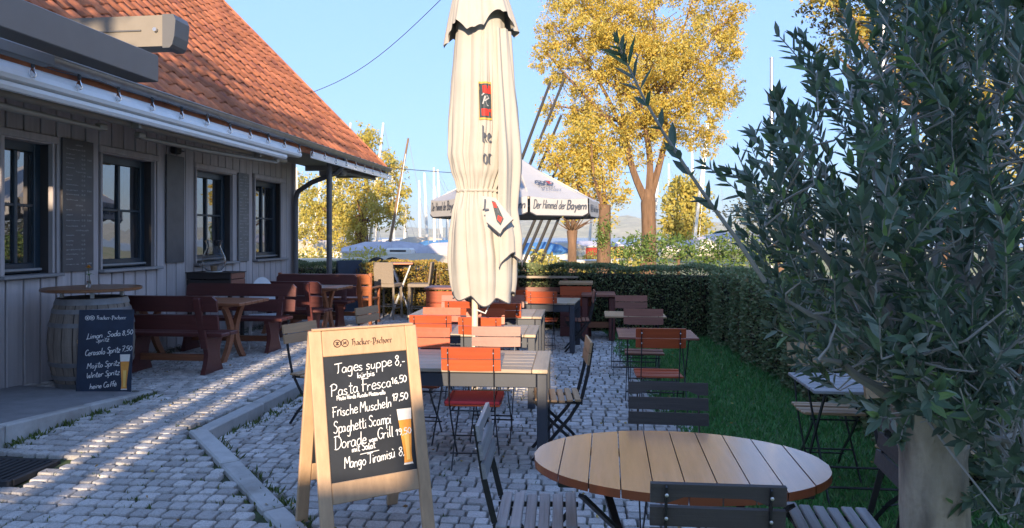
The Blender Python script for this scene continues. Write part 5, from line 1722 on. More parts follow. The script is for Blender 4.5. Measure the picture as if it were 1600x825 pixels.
m = MB(); m.lathe([(.055, 0), (.055, .10), (.042, .12)], 16); m.build("ground_sleeve", STEELP, um, smooth=True)

# ---------------------------------------------------------------- the open umbrella farther back
OZ = 13.1
oux, ouy = CW((806 - 800) / FPX * OZ, OZ)
ou = empty("open_umbrella", (oux, ouy, 0), YAW - math.radians(15), "wide open white canvas umbrella with lettered valance, behind the closed one", "umbrella")
RO = 1.56; ZB, ZT, ZP = 2.05, 2.36, 3.19
def oc(k, r=RO):                       # corner k; face k between corner k and k+1; face normal pointing at -y for k=0
    a = -PI / 2 - PI / 8 + k * PI / 4
    return Vector((r * math.cos(a), r * math.sin(a), 0))
can2 = MB()
for k in range(8):
    a, b = oc(k), oc(k + 1); n_ = 5
    vs = []; 
    for j in range(n_ + 1):
        t = j / n_
        sag = -.05 * math.sin(PI * t)
        for i in range(5):
            s_ = i / 4
            p = a.lerp(b, s_) * (1 - t * .985); p.z = ZT + (ZP - ZT) * t + sag - .03 * math.sin(PI * s_) * (1 - t)
            vs.append(p)
    can2.add(vs, [(j * 5 + i, j * 5 + i + 1, (j + 1) * 5 + i + 1, (j + 1) * 5 + i) for j in range(n_) for i in range(4)])
co2 = can2.build("canopy", CLOTHW, ou)
vm = MB()
for k in range(8):
    a, b = oc(k, RO * 1.003), oc(k + 1, RO * 1.003); vs = []; n_ = 10
    g0 = .02
    for i in range(n_ + 1):
        s_ = g0 + (1 - 2 * g0) * i / n_
        p = a.lerp(b, s_); e = min(1, min(i, n_ - i) / 1.0)
        z0 = ZB + (.05 if e < 1 else 0)
        vs.append(Vector((p.x, p.y, ZT - .03 * math.sin(PI * s_)))); vs.append(Vector((p.x * 1.006, p.y * 1.006, z0)))
    o = MB(); o.add(vs, [(2 * i, 2 * i + 1, 2 * i + 3, 2 * i + 2) for i in range(n_)])
    vp = o.build("valance", CLOTHW, ou)
    h_ = MB(); h_.tube([vs[2 * i + 1] for i in range(n_ + 1)], .010, 5); h_.build("hem", HEM, vp)
    if k in (7, 0, 1, 2, 6):
        ex = (b - a).normalized(); nrm = Vector((ex.y, -ex.x, 0)); L = (b - a).length
        fn = plane_fn(Vector((a.x, a.y, ZB)) * 1.0 + nrm * .012, ex, (0, 0, 1), nrm)
        t_ = MB()
        if k in (2,):
            logo(t_, fn, L * .12, .10, .11, L * .76)
        else:
            ribbon(t_, text_strokes("Der Himmel der", L * .06, .115, .145, L * .53, slant=.18), fn, .017)
            ribbon(t_, text_strokes("Bayern", L * .61, .115, .145, L * .34, slant=.18), fn, .027)
        t_.build("lettering_print", PRINTG, vp)
        # canopy print: two crests with the name under them
        mid = (a + b) / 2
        slope = Vector((-mid.x, -mid.y, 0)).normalized() * (mid.length) + Vector((0, 0, ZP - ZT)); slope.normalize()
        n2 = ex.cross(slope)
        if k in (1, 7):
            fn2 = plane_fn(Vector((mid.x, mid.y, ZT - .03)) + slope * .40 + n2 * -.030 * -1, ex, slope, n2)
            t2_ = MB(); r_ = .085
            for q_ in (-1, 1):
                ring = [(q_ * .09 + r_ * math.cos(2 * PI * t / 16), .17 + r_ * .75 * math.sin(2 * PI * t / 16)) for t in range(17)]
                ribbon(t2_, [ring, [(q_ * .09 - .05, .13), (q_ * .09 + .05, .21)], [(q_ * .09 + .05, .13), (q_ * .09 - .05, .21)]], fn2, .028)
            ribbon(t2_, text_strokes("Hacker", -.20, .0, .075, .36, blk=True), fn2, .014, nib=(.8, .6))
            ribbon(t2_, text_strokes("Pschorr", -.20, -.11, .075, .42, blk=True), fn2, .014, nib=(.8, .6))
            t2_.build("crest_print", PRINTG, co2)
            t3 = MB(); ribbon(t3, [[(.05, .19), (.13, .20)], [(.06, .14), (.13, .15)]], fn2, .030, lift=.004); t3.build("crest_print", EMRED, co2)
m = MB(); m.tube([(0, 0, 0), (0, 0, ZP - .03)], .032, 12); m.build("pole", POLEW, ou, smooth=True)
m = MB(); m.lathe([(.07, 0), (.05, .05), (.0, .09)], 12, c=(0, 0, ZP - .01)); m.build("finial", WHITEM, ou)
for k in range(8):
    a = oc(k, RO * .98); m = MB(); m.bar((0, 0, ZP - .06), (a.x, a.y, ZT - .02), .025, .035); m.build("rib", POLEW, ou)
m = MB(); m.lathe([(.35, 0), (.35, .05), (.06, .07)], 20); m.build("base_plate", ANTH, ou)

# ---------------------------------------------------------------- hedges
def hedge(name, a, b, thick, h, label, lm, n, leaf=.05, sides=(1, -1)):
    a, b = Vector((a[0], a[1], 0)), Vector((b[0], b[1], 0))
    d = (b - a); L = d.length; d.normalize(); s_ = Vector((-d.y, d.x, 0))
    r = empty(name, ((a.x + b.x) / 2, (a.y + b.y) / 2, 0), math.atan2(d.y, d.x), label, "hedge")
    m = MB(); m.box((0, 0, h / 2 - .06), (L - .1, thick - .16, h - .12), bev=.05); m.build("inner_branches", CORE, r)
    u = rng.random(n); k = rng.random(n)
    top = k < (thick / (thick + 2 * h)) * 1.1
    P = np.zeros((n, 3)); D = np.zeros((n, 3))
    P[:, 0] = (u - .5) * L
    wob = .035 * np.sin(P[:, 0] * 3.1) + .03 * np.sin(P[:, 0] * 7.7 + 1)
    sd = np.where(rng.random(n) < .5, 1.0, -1.0)
    P[:, 1] = np.where(top, (rng.random(n) - .5) * thick, sd * (thick / 2 - np.abs(rng.normal(0, .05, n)) + .02 + wob))
    P[:, 2] = np.where(top, h - np.abs(rng.normal(0, .03, n)) + .025 + wob * .7, rng.random(n) * h)
    D[:, 0] = rng.normal(0, .7, n); D[:, 1] = np.where(top, rng.normal(0, .6, n), sd * 1.0 + rng.normal(0, .5, n)); D[:, 2] = np.where(top, 1, .2) + rng.normal(0, .55, n)
    V, F = leaves_np(P, D, rng.uniform(.7, 1.25, n) * leaf, .62)
    inst("foliage", np_mesh("foliage", V, F, lm), r)
    m = MB()
    for i in range(70):
        x = random.uniform(-L / 2, L / 2); y_ = random.choice((-1, 1)) * (thick / 2 - .04)
        m.tube([(x, y_, .0), (x + random.gauss(0, .06), y_ + random.gauss(0, .03), .35), (x + random.gauss(0, .12), y_, h * .9)], .007, 4)
    m.build("stems", BARK, r)
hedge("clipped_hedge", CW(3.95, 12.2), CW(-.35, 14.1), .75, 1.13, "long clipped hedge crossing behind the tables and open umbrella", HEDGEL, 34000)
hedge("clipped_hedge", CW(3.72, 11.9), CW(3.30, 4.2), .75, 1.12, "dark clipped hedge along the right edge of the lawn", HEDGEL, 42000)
hedge("clipped_hedge", CW(-.40, 14.2), CW(-3.1, 15.4), .7, 1.13, "autumn yellow clipped hedge behind the bar stools", HEDGESUN, 20000)
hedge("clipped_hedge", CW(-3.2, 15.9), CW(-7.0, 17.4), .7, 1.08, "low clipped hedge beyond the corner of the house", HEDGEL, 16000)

# ---------------------------------------------------------------- trees
def clump_leaves(cl, leaf, seed, sub=36, sig=.16, ratio=.45, hang=0.0):
    """cl: list of (centre Vector, radius xyz, count)"""
    r = np.random.default_rng(seed)
    Ps = []; Ds = []
    for (c, R, n) in cl:
        R = np.array(R, dtype=float)
        d = unit(r.normal(size=(sub, 3))); rad = r.random((sub, 1)) ** .42
        rad[r.random(sub) < .10] *= 1.22
        sc = d * rad * R
        w = r.random(sub) ** 1.5 + .12; w /= w.sum()
        idx = r.choice(sub, size=n, p=w)
        sg = (r.uniform(.5, 1.5, sub) * sig)[idx][:, None]
        p = sc[idx] + r.normal(size=(n, 3)) * R * sg
        Ps.append(p + np.array(c)); dd = r.normal(size=(n, 3)); dd[:, 2] -= hang; Ds.append(dd)
    P = np.concatenate(Ps); D = np.concatenate(Ds)
    V, F = leaves_np(P, D, r.uniform(.6, 1.35, len(P)) * leaf, ratio)
    return V, F
def tree(name, label, cat, trunk, rads, limbs, groups, group=None):
    """trunk: list of points; limbs: list of (points, r0, r1); groups: list of (clumps, leaf, material, kwargs)"""
    b = trunk[0]
    r = empty(name, b, 0, label, cat, group)
    m = MB(); m.tube([p - b for p in trunk], rads, 12); m.build("trunk", BARK, r, smooth=True)
    lm = MB()
    for pts, r0, r1 in limbs:
        n = len(pts); lm.tube([p - b for p in pts], [r0 + (r1 - r0) * i / (n - 1) for i in range(n)], 6)
    if limbs: lm.build("limbs", BARK, r, smooth=True)
    for k, (cl, leaf, mt, kw) in enumerate(groups):
        V, F = clump_leaves([(c - b, R, n) for c, R, n in cl], leaf, 40 + k + len(name), **kw)
        inst("foliage", np_mesh("foliage", V, F, mt), r)
    return r
def limb_path(a, b, bend=.12, n=6):
    L = (b - a).length
    o = Vector((random.gauss(0, 1), random.gauss(0, 1), random.uniform(-.2, .6))) * L * bend
    return [a.lerp(b, i / n) + o * math.sin(PI * i / n) for i in range(n + 1)]
def img_clumps(lst, z, dens, flat=1.0):
    out = []
    for (px, py, r_, *rest) in lst:
        R = r_ / FPX * z; dz = (rest[0] if rest else random.uniform(-.8, .8)) * R
        c = DP(px, py, z + dz)
        out.append((c, (R, R * flat, R * .92), max(60, int(dens * (r_ / 60.0) ** 2))))
    return out
# big golden willow
Z = 28.0
cl = img_clumps([(1000, 60, 92), (925, 45, 72), (1085, 85, 78), (962, 140, 82), (1062, 165, 78), (893, 108, 52), (1122, 140, 40), (1135, 62, 34), (905, 185, 42), (1000, 215, 52),
                 (872, 52, 40), (1000, -50, 110), (1092, -20, 66), (905, -30, 72), (1040, 105, 80), (850, 85, 24), (1100, 215, 34), (955, 232, 30), (1150, 20, 26), (860, 170, 22)], Z, 5200)
tb = DP(1012, 392, Z); tb.z = -.1
fork = DP(1013, 318, Z); f2 = DP(1014, 296, Z)
limbs = []
for (a_, b_) in (((1012, 320), (978, 215)), ((1013, 318), (1042, 210)), ((1013, 310), (1006, 190))):
    limbs.append((limb_path(DP(*a_, Z), DP(*b_, Z), .04), .17, .10))
ends = [(978, 215), (1042, 210), (1006, 190)]
for c, R, n in cl:
    e0 = random.choice(ends); limbs.append((limb_path(DP(e0[0], e0[1], Z), c + Vector((0, 0, R[2] * .3)), .08), .09, .02))
    for q_ in range(3):
        dd = Vector((random.gauss(0, 1), random.gauss(0, 1), random.uniform(-.2, 1.2))).normalized() * R[0] * .95
        limbs.append((limb_path(c, c + dd, .1, 4), .03, .008))
tree("willow_tree", "tall golden willow with a forked trunk behind the hedge", "tree", [tb, DP(1014, 360, Z), DP(1013, 335, Z), fork, f2], [.34, .29, .28, .30, .22], limbs,
     [(cl, .115, WILLOW, dict(sub=64, sig=.085, hang=.5, ratio=.42))])
Z = 24.0
cl = img_clumps([(900, 232, 46), (938, 255, 42), (866, 255, 24), (925, 205, 34), (955, 300, 30), (905, 275, 36), (850, 225, 16), (948, 345, 16)], Z, 5600)
tb = DP(943, 400, Z); tb.z = -.1
limbs = [(limb_path(DP(944, 330, Z), c, .06), .08, .02) for c, R, n in cl]
tree("willow_tree", "shorter golden willow with an ivy clad trunk beside the open umbrella", "tree", [tb, DP(944, 360, Z), DP(945, 320, Z)], [.26, .22, .2], limbs, [(cl, .105, WILLOW, dict(sub=60, sig=.13, hang=.6)),
     ([(DP(944, 372, Z - .2), (.25, .25, .75), 700)], .09, SHRUBL, dict(sub=40, sig=.2))])
Z = 23.0
cl = img_clumps([(893, 345, 20), (885, 335, 14), (902, 338, 14)], Z, 500)
tb = DP(894, 405, Z); tb.z = -.1
limbs = [(limb_path(DP(894, 362, Z), DP(894 + random.gauss(0, 15), random.uniform(325, 350), Z + random.gauss(0, .4)), .05), .03, .006) for k in range(46)]
tree("pollard_tree", "small pollarded tree with a brush of bare twigs under the open umbrella edge", "tree", [tb, DP(894, 380, Z), DP(894, 360, Z)], [.16, .14, .18], limbs, [(cl, .10, WILLOWG, dict(sub=20, sig=.3))])
Z = 60.0
cl = img_clumps([(1070, 288, 24), (1062, 318, 28), (1082, 312, 26), (1070, 345, 34), (1092, 350, 20), (1050, 350, 20), (1070, 368, 30)], Z, 3200)
tb = DP(1072, 390, Z); tb.z = -.1
tree("poplar_tree", "distant yellow green tree seen right of the willow trunk", "tree", [tb, DP(1072, 340, Z)], [.35, .2], [], [(cl, .42, WILLOWG, dict(sub=40, sig=.2))])
Z = 40.0
cl = img_clumps([(568, 240, 36), (600, 300, 38), (540, 275, 38), (520, 335, 42), (622, 335, 22), (570, 322, 46), (497, 320, 30), (575, 215, 22), (610, 260, 26), (480, 360, 24), (545, 365, 34), (632, 300, 12)], Z, 4600)
tb = DP(564, 402, Z); tb.z = -.1
limbs = [(limb_path(DP(564, 350, Z), c, .06), .10, .02) for c, R, n in cl]
tree("willow_tree", "yellow green willow beyond the masts at the house corner", "tree", [tb, DP(565, 370, Z), DP(563, 335, Z)], [.45, .38, .3], limbs, [(cl, .19, WILLOWG, dict(sub=64, sig=.12, hang=.5))])
Z = 52.0
cl = img_clumps([(480, 330, 34), (505, 370, 22), (462, 290, 30)], Z, 2200)
tb = DP(503, 402, Z); tb.z = -.1
tree("willow_tree", "farther yellow tree mostly behind the porch post", "tree", [tb, DP(503, 370, Z), DP(495, 340, Z)], [.4, .3, .2], [], [(cl, .3, WILLOWG, dict(sub=40, sig=.16))])
Z = 21.0
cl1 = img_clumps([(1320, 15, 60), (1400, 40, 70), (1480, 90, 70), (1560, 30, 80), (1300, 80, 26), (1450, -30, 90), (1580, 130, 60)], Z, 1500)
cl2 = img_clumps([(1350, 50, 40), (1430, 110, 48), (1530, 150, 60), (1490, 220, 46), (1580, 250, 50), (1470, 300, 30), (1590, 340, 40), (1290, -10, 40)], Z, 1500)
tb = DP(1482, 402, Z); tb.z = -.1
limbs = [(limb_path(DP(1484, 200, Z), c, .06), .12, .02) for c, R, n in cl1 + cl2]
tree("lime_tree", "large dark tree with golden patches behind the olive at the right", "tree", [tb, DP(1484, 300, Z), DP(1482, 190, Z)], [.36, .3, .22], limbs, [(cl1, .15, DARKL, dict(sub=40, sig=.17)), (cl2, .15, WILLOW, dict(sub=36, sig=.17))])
Z = 19.0
cl = img_clumps([(1160, 330, 32), (1200, 305, 32), (1250, 320, 36), (1180, 360, 30), (1230, 365, 34), (1290, 340, 36), (1330, 320, 40)], Z, 1100)
tb = DP(1220, 410, Z); tb.z = -.1
limbs = [(limb_path(DP(1220, 390, Z), c, .06), .05, .01) for c, R, n in cl]
tree("willow_bush", "grey green bush behind the hedge, left of the olive", "bush", [tb, DP(1220, 392, Z)], [.12, .08], limbs, [(cl, .12, GREYL, dict(sub=34, sig=.2))])
# laurel shrub behind the hedge
Z = 16.0
cl = img_clumps([(975, 398, 20), (1000, 392, 26), (1035, 390, 28), (1075, 394, 28), (1115, 396, 28), (1150, 392, 28), (1190, 396, 30), (1010, 378, 10), (1060, 374, 9), (985, 372, 7), (1130, 374, 10)], Z, 2600, 1.4)
tb = DP(1060, 430, Z); tb.z = -.1
tree("laurel_shrub", "bright green laurel shrub spreading above the hedge under the willow", "shrub", [tb, DP(1060, 400, Z)], [.06, .03], [], [(cl, .09, SHRUBL, dict(sub=60, sig=.22))])
# yellow undergrowth in the boat yard
for (xs_, z_, lab) in (((460, 640), 33.0, "yellow green ground plants under the trees by the masts"), ((830, 1000), 31.0, "yellow undergrowth round the pollarded tree")):
    P = []; 
    n = 5200
    px_ = rng.uniform(xs_[0], xs_[1], n); zz_ = z_ + rng.uniform(-4, 6, n)
    X_ = (px_ - 800) / FPX * zz_
    P = np.stack([X_ * CA - zz_ * SA, X_ * SA + zz_ * CA, rng.random(n) ** 1.5 * (.9 + .35 * np.sin(X_ * 1.7)) - .1], 1)
    V, F = leaves_np(P, rng.normal(size=(n, 3)) + np.array([0, 0, .8]), rng.uniform(.10, .24, n), .5)
    o = inst("undergrowth", np_mesh("undergrowth", V, F, WILLOWG)); o["kind"] = "stuff"

# ---------------------------------------------------------------- poles, masts and boats of the yard
def pole(name, px, z, top, r, m_, lab, base=-.1):
    x, y = CW((px - 800) / FPX * z, z)
    h = CAMH + (370 - top) / FPX * z
    m = MB(); m.tube([(0, 0, 0), (0, 0, h * .5), (0, 0, h - base)], [r, r * .9, r * .75], 12)
    m.lathe([(r * .9, 0), (r * .9, .03), (.0, .06)], 12, c=(0, 0, h - base))
    o = m.build(name, m_, None, smooth=True, loc=(x, y, base)); tag(o, lab, "pole")
    return o
pole("flag_pole", 1205.5, 18.5, 92, .055, STEELP, "grey metal pole with a free top between willow and olive")
pole("flag_pole", 1379.5, 14.5, -60, .075, STEELP, "tall metal pole running up behind the olive branches")
def hull(mb_, L, B, H_):
    st = [(-.5, .62, .0), (-.3, .9, -.04), (0, 1, -.06), (.25, .82, -.02), (.42, .42, .06), (.5, .03, .14)]
    V = []
    for (u, w, zz_) in st:
        for (yy_, z_) in ((-1, 1), (-.86, .45), (0, 0.0), (.86, .45), (1, 1)):
            V.append((u * L, yy_ * w * B / 2, z_ * H_ + (zz_ * H_ if z_ == 1 else 0) + (1 - w) * .35 * H_ * (1 - z_)))
    F = []
    n = len(st)
    for i in range(n - 1):
        for k in range(4): F.append((i * 5 + k, (i + 1) * 5 + k, (i + 1) * 5 + k + 1, i * 5 + k + 1))
    F.append((0, 1, 2, 3, 4)); F.append(tuple((n - 1) * 5 + k for k in range(5))[::-1])
    for i in range(n - 1): F.append((i * 5, i * 5 + 4, (i + 1) * 5 + 4, (i + 1) * 5))
    mb_.add(V, F)
def boat(px, z, L, rz, lab, hm=HULLW, cover=None, mast=None, mm=MASTW, zb=.25, H_=.75, ch=.55, cabin=False):
    x, y = CW((px - 800) / FPX * z, z)
    b = empty("sailing_boat", (x, y, zb - .1), rz + YAW, lab, "boat", "sailing boats laid up in the yard")
    B = L * .34
    m = MB(); hull(m, L, B, H_); m.build("hull", hm, b)
    if cover is not None:
        m = MB(); V = []
        for (u, w, hh) in ((-.5, .64, .35), (-.25, .95, .9), (.1, 1.0, 1.0), (.35, .66, .75), (.5, .08, .2)):
            for (yy_, z_) in ((-1, -.25), (-1.02, .05), (-.45, .62), (0, 1), (.45, .62), (1.02, .05), (1, -.25)):
                V.append((u * L * 1.01, yy_ * w * B / 2 * 1.04, H_ + .06 + z_ * hh * ch + random.gauss(0, .015)))
        F = []
        for i in range(4):
            for k in range(6): F.append((i * 7 + k, (i + 1) * 7 + k, (i + 1) * 7 + k + 1, i * 7 + k + 1))
        F.append(tuple(range(7))); F.append(tuple(28 + k for k in range(7))[::-1])
        m.add(V, F); m.build("cover", cover, b)
    if cabin:
        m = MB(); m.box((-.02 * L, 0, H_ + .16), (L * .34, B * .56, .34), bev=.08); m.build("cabin", HULLW, b)
        m = MB(); m.box((-.02 * L, 0, H_ + .20), (L * .22, B * .57, .10), bev=.01); m.build("cabin_window", IRON, b)
    if mast:
        (ax, ay), (tx, ty) = mast
        a_, t_ = DP(ax, ay, z), DP(tx, ty, z)
        M_ = Matrix.Rotation(-(rz + YAW), 3, 'Z'); o_ = Vector((x, y, zb - .1))
        a2, t2 = M_ @ (a_ - o_), M_ @ (t_ - o_)
        a2 = a2 - (t2 - a2) * .03
        r_ = max(.045, .0022 * z)
        m = MB(); m.tube([a2, a2.lerp(t2, .5), t2], [r_, r_ * .9, r_ * .6], 8); mo = m.build("mast", mm, b, smooth=True)
        m = MB()
        for s_ in (-1, 1): m.tube([t2 - (t2 - a2) * .08, Vector((0, s_ * B * .45, H_))], .012, 4)
        m.tube([t2, Vector((L * .47, 0, H_))], .012, 4); m.build("shroud", STEELP, mo)
    # cradle
    m = MB()
    for s_ in (-.25, .22):
        m.box((s_ * L, 0, -.06), (.12, B * .8, .12)); m.box((s_ * L, B * .34, .04), (.08, .08, .40)); m.box((s_ * L, -B * .34, .04), (.08, .08, .40))
    m.build("cradle", BARK, b)
    return b
boat(480, 44, 4.4, .4, "white hulled boat with a tall leaning mast, left of the porch post", cover=TARPC, mast=((484, 400), (503, 282)))
boat(535, 46, 5.6, .2, "boat under a grey cover with the tallest white mast by the house corner", cover=TARPG, mast=((520, 398), (548, 192)))
boat(578, 40, 5.2, -.2, "pale boat whose thick white mast stands before the left willow", cover=None, mast=((576, 396), (599, 192)), cabin=True)
boat(607, 36, 4.6, .3, "boat with a long brown leaning mast left of the closed umbrella", cover=TARPG, mast=((606, 396), (638, 216)), mm=MASTB)
boat(548, 52, 4.6, .1, "small boat with a short slim white mast in front of the willow", cover=TARPC, mast=((545, 392), (554, 302)))
boat(466, 50, 4.8, .1, "boat with a pale mast glimpsed beside the downpipe", cover=TARPB, mast=((467, 404), (463, 262)))
boat(652, 27, 3.6, .15, "boat under a cream and grey tarpaulin nearest the high table", cover=TARPC, ch=.42, zb=.15, H_=.55)
boat(690, 42, 3.8, -.1, "white boat with a bright blue sail cover, just left of the closed umbrella", cover=TARPB, mast=((679, 392), (678, 262)))
boat(668, 55, 6.0, .1, "white moored boat with twin slim masts beyond the blue covered one", mast=((668, 388), (663, 270)), cabin=True)
boat(690, 60, 6.2, .3, "farther white boat with a slim mast beside the closed umbrella", mast=((691, 390), (684, 265)), cabin=True)
boat(622, 62, 7.5, .05, "white motor cruiser with a cabin out by the water", cabin=True, H_=1.0)
boat(842, 34, 3.0, .2, "boat wrapped in a crumpled blue tarpaulin under the leaning dark masts", cover=TARPB, ch=.5)
boat(905, 42, 5.2, -.1, "red hulled boat behind the pollarded tree", hm=HULLR, cover=TARPG, ch=.3, H_=.95)
boat(925, 30, 3.6, .2, "low white dinghy between the pollarded tree and the ivy trunk", H_=.5, zb=.35)
boat(1085, 50, 5.0, .1, "boat with a white mast leaning across the willow's right side", cover=TARPG, mast=((1085, 378), (1113, 128)))
boat(1048, 62, 5.0, .1, "far boat with a thin upright mast right of the willow trunk", cover=TARPC, mast=((1046, 384), (1045, 256)))
boat(1078, 66, 5.0, .2, "far boat with a slim grey mast in front of the poplar", cover=TARPC, mast=((1083, 384), (1081, 212)))
boat(1150, 44, 5.0, .1, "boat under a grey blue cover behind the laurel shrub", cover=TARPG, H_=1.0, zb=.5)
for i, (bx_0, by_0, tx_0, ty_0) in enumerate(((758, 402, 860, 128), (770, 402, 882, 122), (785, 402, 877, 180), (812, 399, 880, 240), (823, 399, 905, 205), (835, 399, 905, 235), (849, 399, 905, 264))):
    z_ = 25 + i * .5
    a_, t_ = DP(bx_0, by_0, z_), DP(tx_0, ty_0, z_)
    m = MB(); m.tube([a_ - (t_ - a_) * .1, a_.lerp(t_, .5), t_], [.062, .058, .045], 8)
    tag(m.build("leaning_mast", MASTD, None, smooth=True), ["leftmost of the dark masts whose leaning tops rise above the open umbrella", "longest dark leaning mast, its top reaching into the willow crown", "third dark mast whose top leans above the open umbrella", "leftmost of the dark masts visible below the open umbrella hem",
        "second dark leaning mast seen below the open umbrella hem", "third dark leaning mast seen below the open umbrella hem", "rightmost dark leaning mast seen below the open umbrella hem"][i], "mast", "dark masts leaning in a bundle")
boat(515, 30, 3.4, .3, "low white dinghy on the grass beyond the porch post", H_=.45, zb=.45)
boat(628, 33, 3.6, -.2, "white hulled boat without a cover behind the bar stools", H_=.6, zb=.35, cabin=True)
boat(660, 46, 3.6, .2, "boat under a small cream cover left of the blue covered one", cover=TARPC, zb=.45)
boat(700, 34, 3.0, .1, "boat under a small grey cover beside the closed umbrella hem", cover=TARPG, zb=.2)
boat(872, 38, 3.0, .1, "small white boat between the blue tarpaulin and the pollarded tree", cover=TARPC, zb=.35, ch=.35)
boat(955, 44, 3.4, .2, "small white boat right of the ivy clad willow", cabin=True, zb=.4)
for (px_, z_, tx_, ty_) in ((472, 58, 476, 300), (494, 62, 500, 268), (516, 55, 528, 262), (533, 66, 531, 330), (562, 60, 566, 318), (588, 70, 590, 290), (616, 58, 613, 262), (632, 66, 634, 320), (657, 70, 655, 282), (698, 64, 700, 300), (920, 60, 924, 340), (1020, 66, 1030, 250), (1062, 70, 1058, 290)):
    b_ = boat(px_, z_, 4.2, random.uniform(-.3, .3), "far small boat with a slim white mast among the masts at the shore", cover=random.choice([None, TARPC, TARPG]), mast=((px_, 392), (tx_, ty_)), H_=.6)
    b_["group"] = "far boats with slim white masts along the shore"
# trailer with two wheels
q = CW((600 - 800) / FPX * 20.0, 20.0)
tr_ = empty("boat_trailer", (q[0], q[1], .55), .1, "small boat trailer showing two pale wheels behind the hedge", "trailer")
for s_ in (-.19, .24):
    m = MB(); m.lathe([(.05, -.05), (.10, -.06), (.20, -.06), (.30, -.03), (.30, .03), (.20, .06), (.10, .06)], 20, M=Matrix.Translation((s_, 0, .28)) @ Matrix.Rotation(PI / 2, 4, 'X')); w = m.build("wheel", IRON, tr_, smooth=True)
    m = MB(); m.lathe([(.0, -.065), (.10, -.065), (.10, -.055)], 16, M=Matrix.Translation((s_, 0, .28)) @ Matrix.Rotation(PI / 2, 4, 'X')); m.build("hub", WHITEM, w)
m = MB(); m.box((0, .1, .10), (1.2, .05, .07)); m.box((0, -.0, -.2), (.08, .08, .7)); m.build("frame", STEELP, tr_)
# jetty and far moored boats
m = MB(); m.box((0, 0, .0), (60, 1.4, .18))
for k in range(14): m.tube([(-28 + k * 4.2, .75, -1.2), (-28 + k * 4.2, .75, .9)], .09, 6)
o = m.build("jetty", HULLW, None, loc=(*CW(-16, 150), -.75)); tag(o, "pale wooden jetty out on the lake behind the masts", "jetty")

# ---------------------------------------------------------------- olive tree
otx, oty = CW(1.555, 2.62)
ol = empty("olive_tree", (otx, oty, -.03), 0, "big olive tree with a thick pale trunk filling the right side", "tree")
OB = Vector((otx, oty, -.03))
tp = [Vector((0, 0, 0)), Vector((.0, .0, .12)), Vector((-.01, .0, .45)), Vector((.01, .01, .75)), Vector((-.005, .0, .98)), Vector((.0, .0, 1.10))]
NV = 26
V = []; F = []
hs = [i * 1.12 / 22 for i in range(23)]
for j, h in enumerate(hs):
    R = .128 - .022 * min(1, h / 1.0) + .05 * math.exp(-h / .10) + .03 * max(0, (h - .92) / .2)
    for i in range(NV):
        th = 2 * PI * i / NV
        r_ = R * (1 + .05 * math.sin(3 * th + h * 2) + .035 * math.sin(7 * th - h * 4) + .02 * math.sin(11 * th + 9 * h)) + .012 * math.exp(-((h - .55) / .06) ** 2) * math.cos(th + 1.4) + random.gauss(0, .0015)
        V.append((r_ * math.cos(th) + .01 * math.sin(h * 4), r_ * math.sin(th), h))
for j in range(22):
    for i in range(NV):
        i2 = (i + 1) % NV; F.append((j * NV + i, j * NV + i2, (j + 1) * NV + i2, (j + 1) * NV + i))
F4 = F
inst("trunk", np_mesh("trunk", V, F4, BARKO, smooth=True), ol)
for (th, h, r_) in ((-1.15, .62, .016), (-1.5, .22, .02)):
    m = MB(); M_ = Matrix.Translation((.122 * math.cos(th), .122 * math.sin(th), h)) @ Matrix.Rotation(th, 4, 'Z') @ Matrix.Rotation(PI / 2, 4, 'Y')
    m.lathe([(r_ * 1.6, -.012), (r_ * 1.25, .006), (r_ * .8, .007), (r_ * .35, -.003), (.0, -.006)], 12, M=M_ @ Matrix.Diagonal((1, 1.5, 1, 1))); m.build("knot", BARKO, ol, smooth=True)
poly_crown = [(1185, 350), (1195, 290), (1225, 230), (1262, 210), (1292, 140), (1310, 100), (1350, 90), (1410, 0), (1640, -60), (1660, 820), (1560, 820), (1510, 690), (1400, 670), (1345, 620), (1310, 615), (1270, 560), (1225, 490), (1205, 430)]
def inside(px, py, poly):
    c = False; n = len(poly); j = n - 1
    for i in range(n):
        if (poly[i][1] > py) != (poly[j][1] > py) and px < (poly[j][0] - poly[i][0]) * (py - poly[i][1]) / (poly[j][1] - poly[i][1]) + poly[i][0]: c = not c
        j = i
    return c
ro = random.Random(5)
cen = Vector((*CW(2.0, 2.75), 1.05))
top = OB + Vector((0, 0, 1.05))
limb_ends = []
lim = MB(); tw = MB()
anchors = [top + Vector((0, 0, -.05))]
for (px, py, z) in ((1200, 330, 2.5), (1260, 230, 2.7), (1330, 150, 2.5), (1420, 60, 2.75), (1500, 30, 2.6), (1580, 80, 2.9), (1480, 250, 3.2), (1580, 350, 2.4), (1350, 420, 2.3), (1230, 470, 2.5), (1280, 560, 2.3), (1560, 560, 2.3), (1600, 700, 2.5), (1420, 560, 2.2), (1400, 330, 3.1), (1300, 320, 3.1), (1620, 200, 2.3), (1240, 400, 3.0)):
    e = DP(px, py, z)
    c0 = top + Vector((ro.gauss(0, .03), ro.gauss(0, .03), ro.uniform(-.12, .04)))
    mid = c0.lerp(e, .45) + Vector((ro.gauss(0, .05), ro.gauss(0, .05), .06 + ro.random() * .08))
    pts = []
    for i in range(9):
        t = i / 8
        p = c0 * (1 - t) ** 2 + mid * 2 * t * (1 - t) + e * t * t
        p = p + Vector((ro.gauss(0, .008), ro.gauss(0, .008), ro.gauss(0, .008))) * (1 if 0 < i < 8 else 0)
        pts.append(p - OB)
    lim.tube(pts, [.026 * (1 - t / 8) + .006 for t in range(9)], 7)
    anchors += [p + OB for p in pts[2:]]
shoots = []
tries = 0
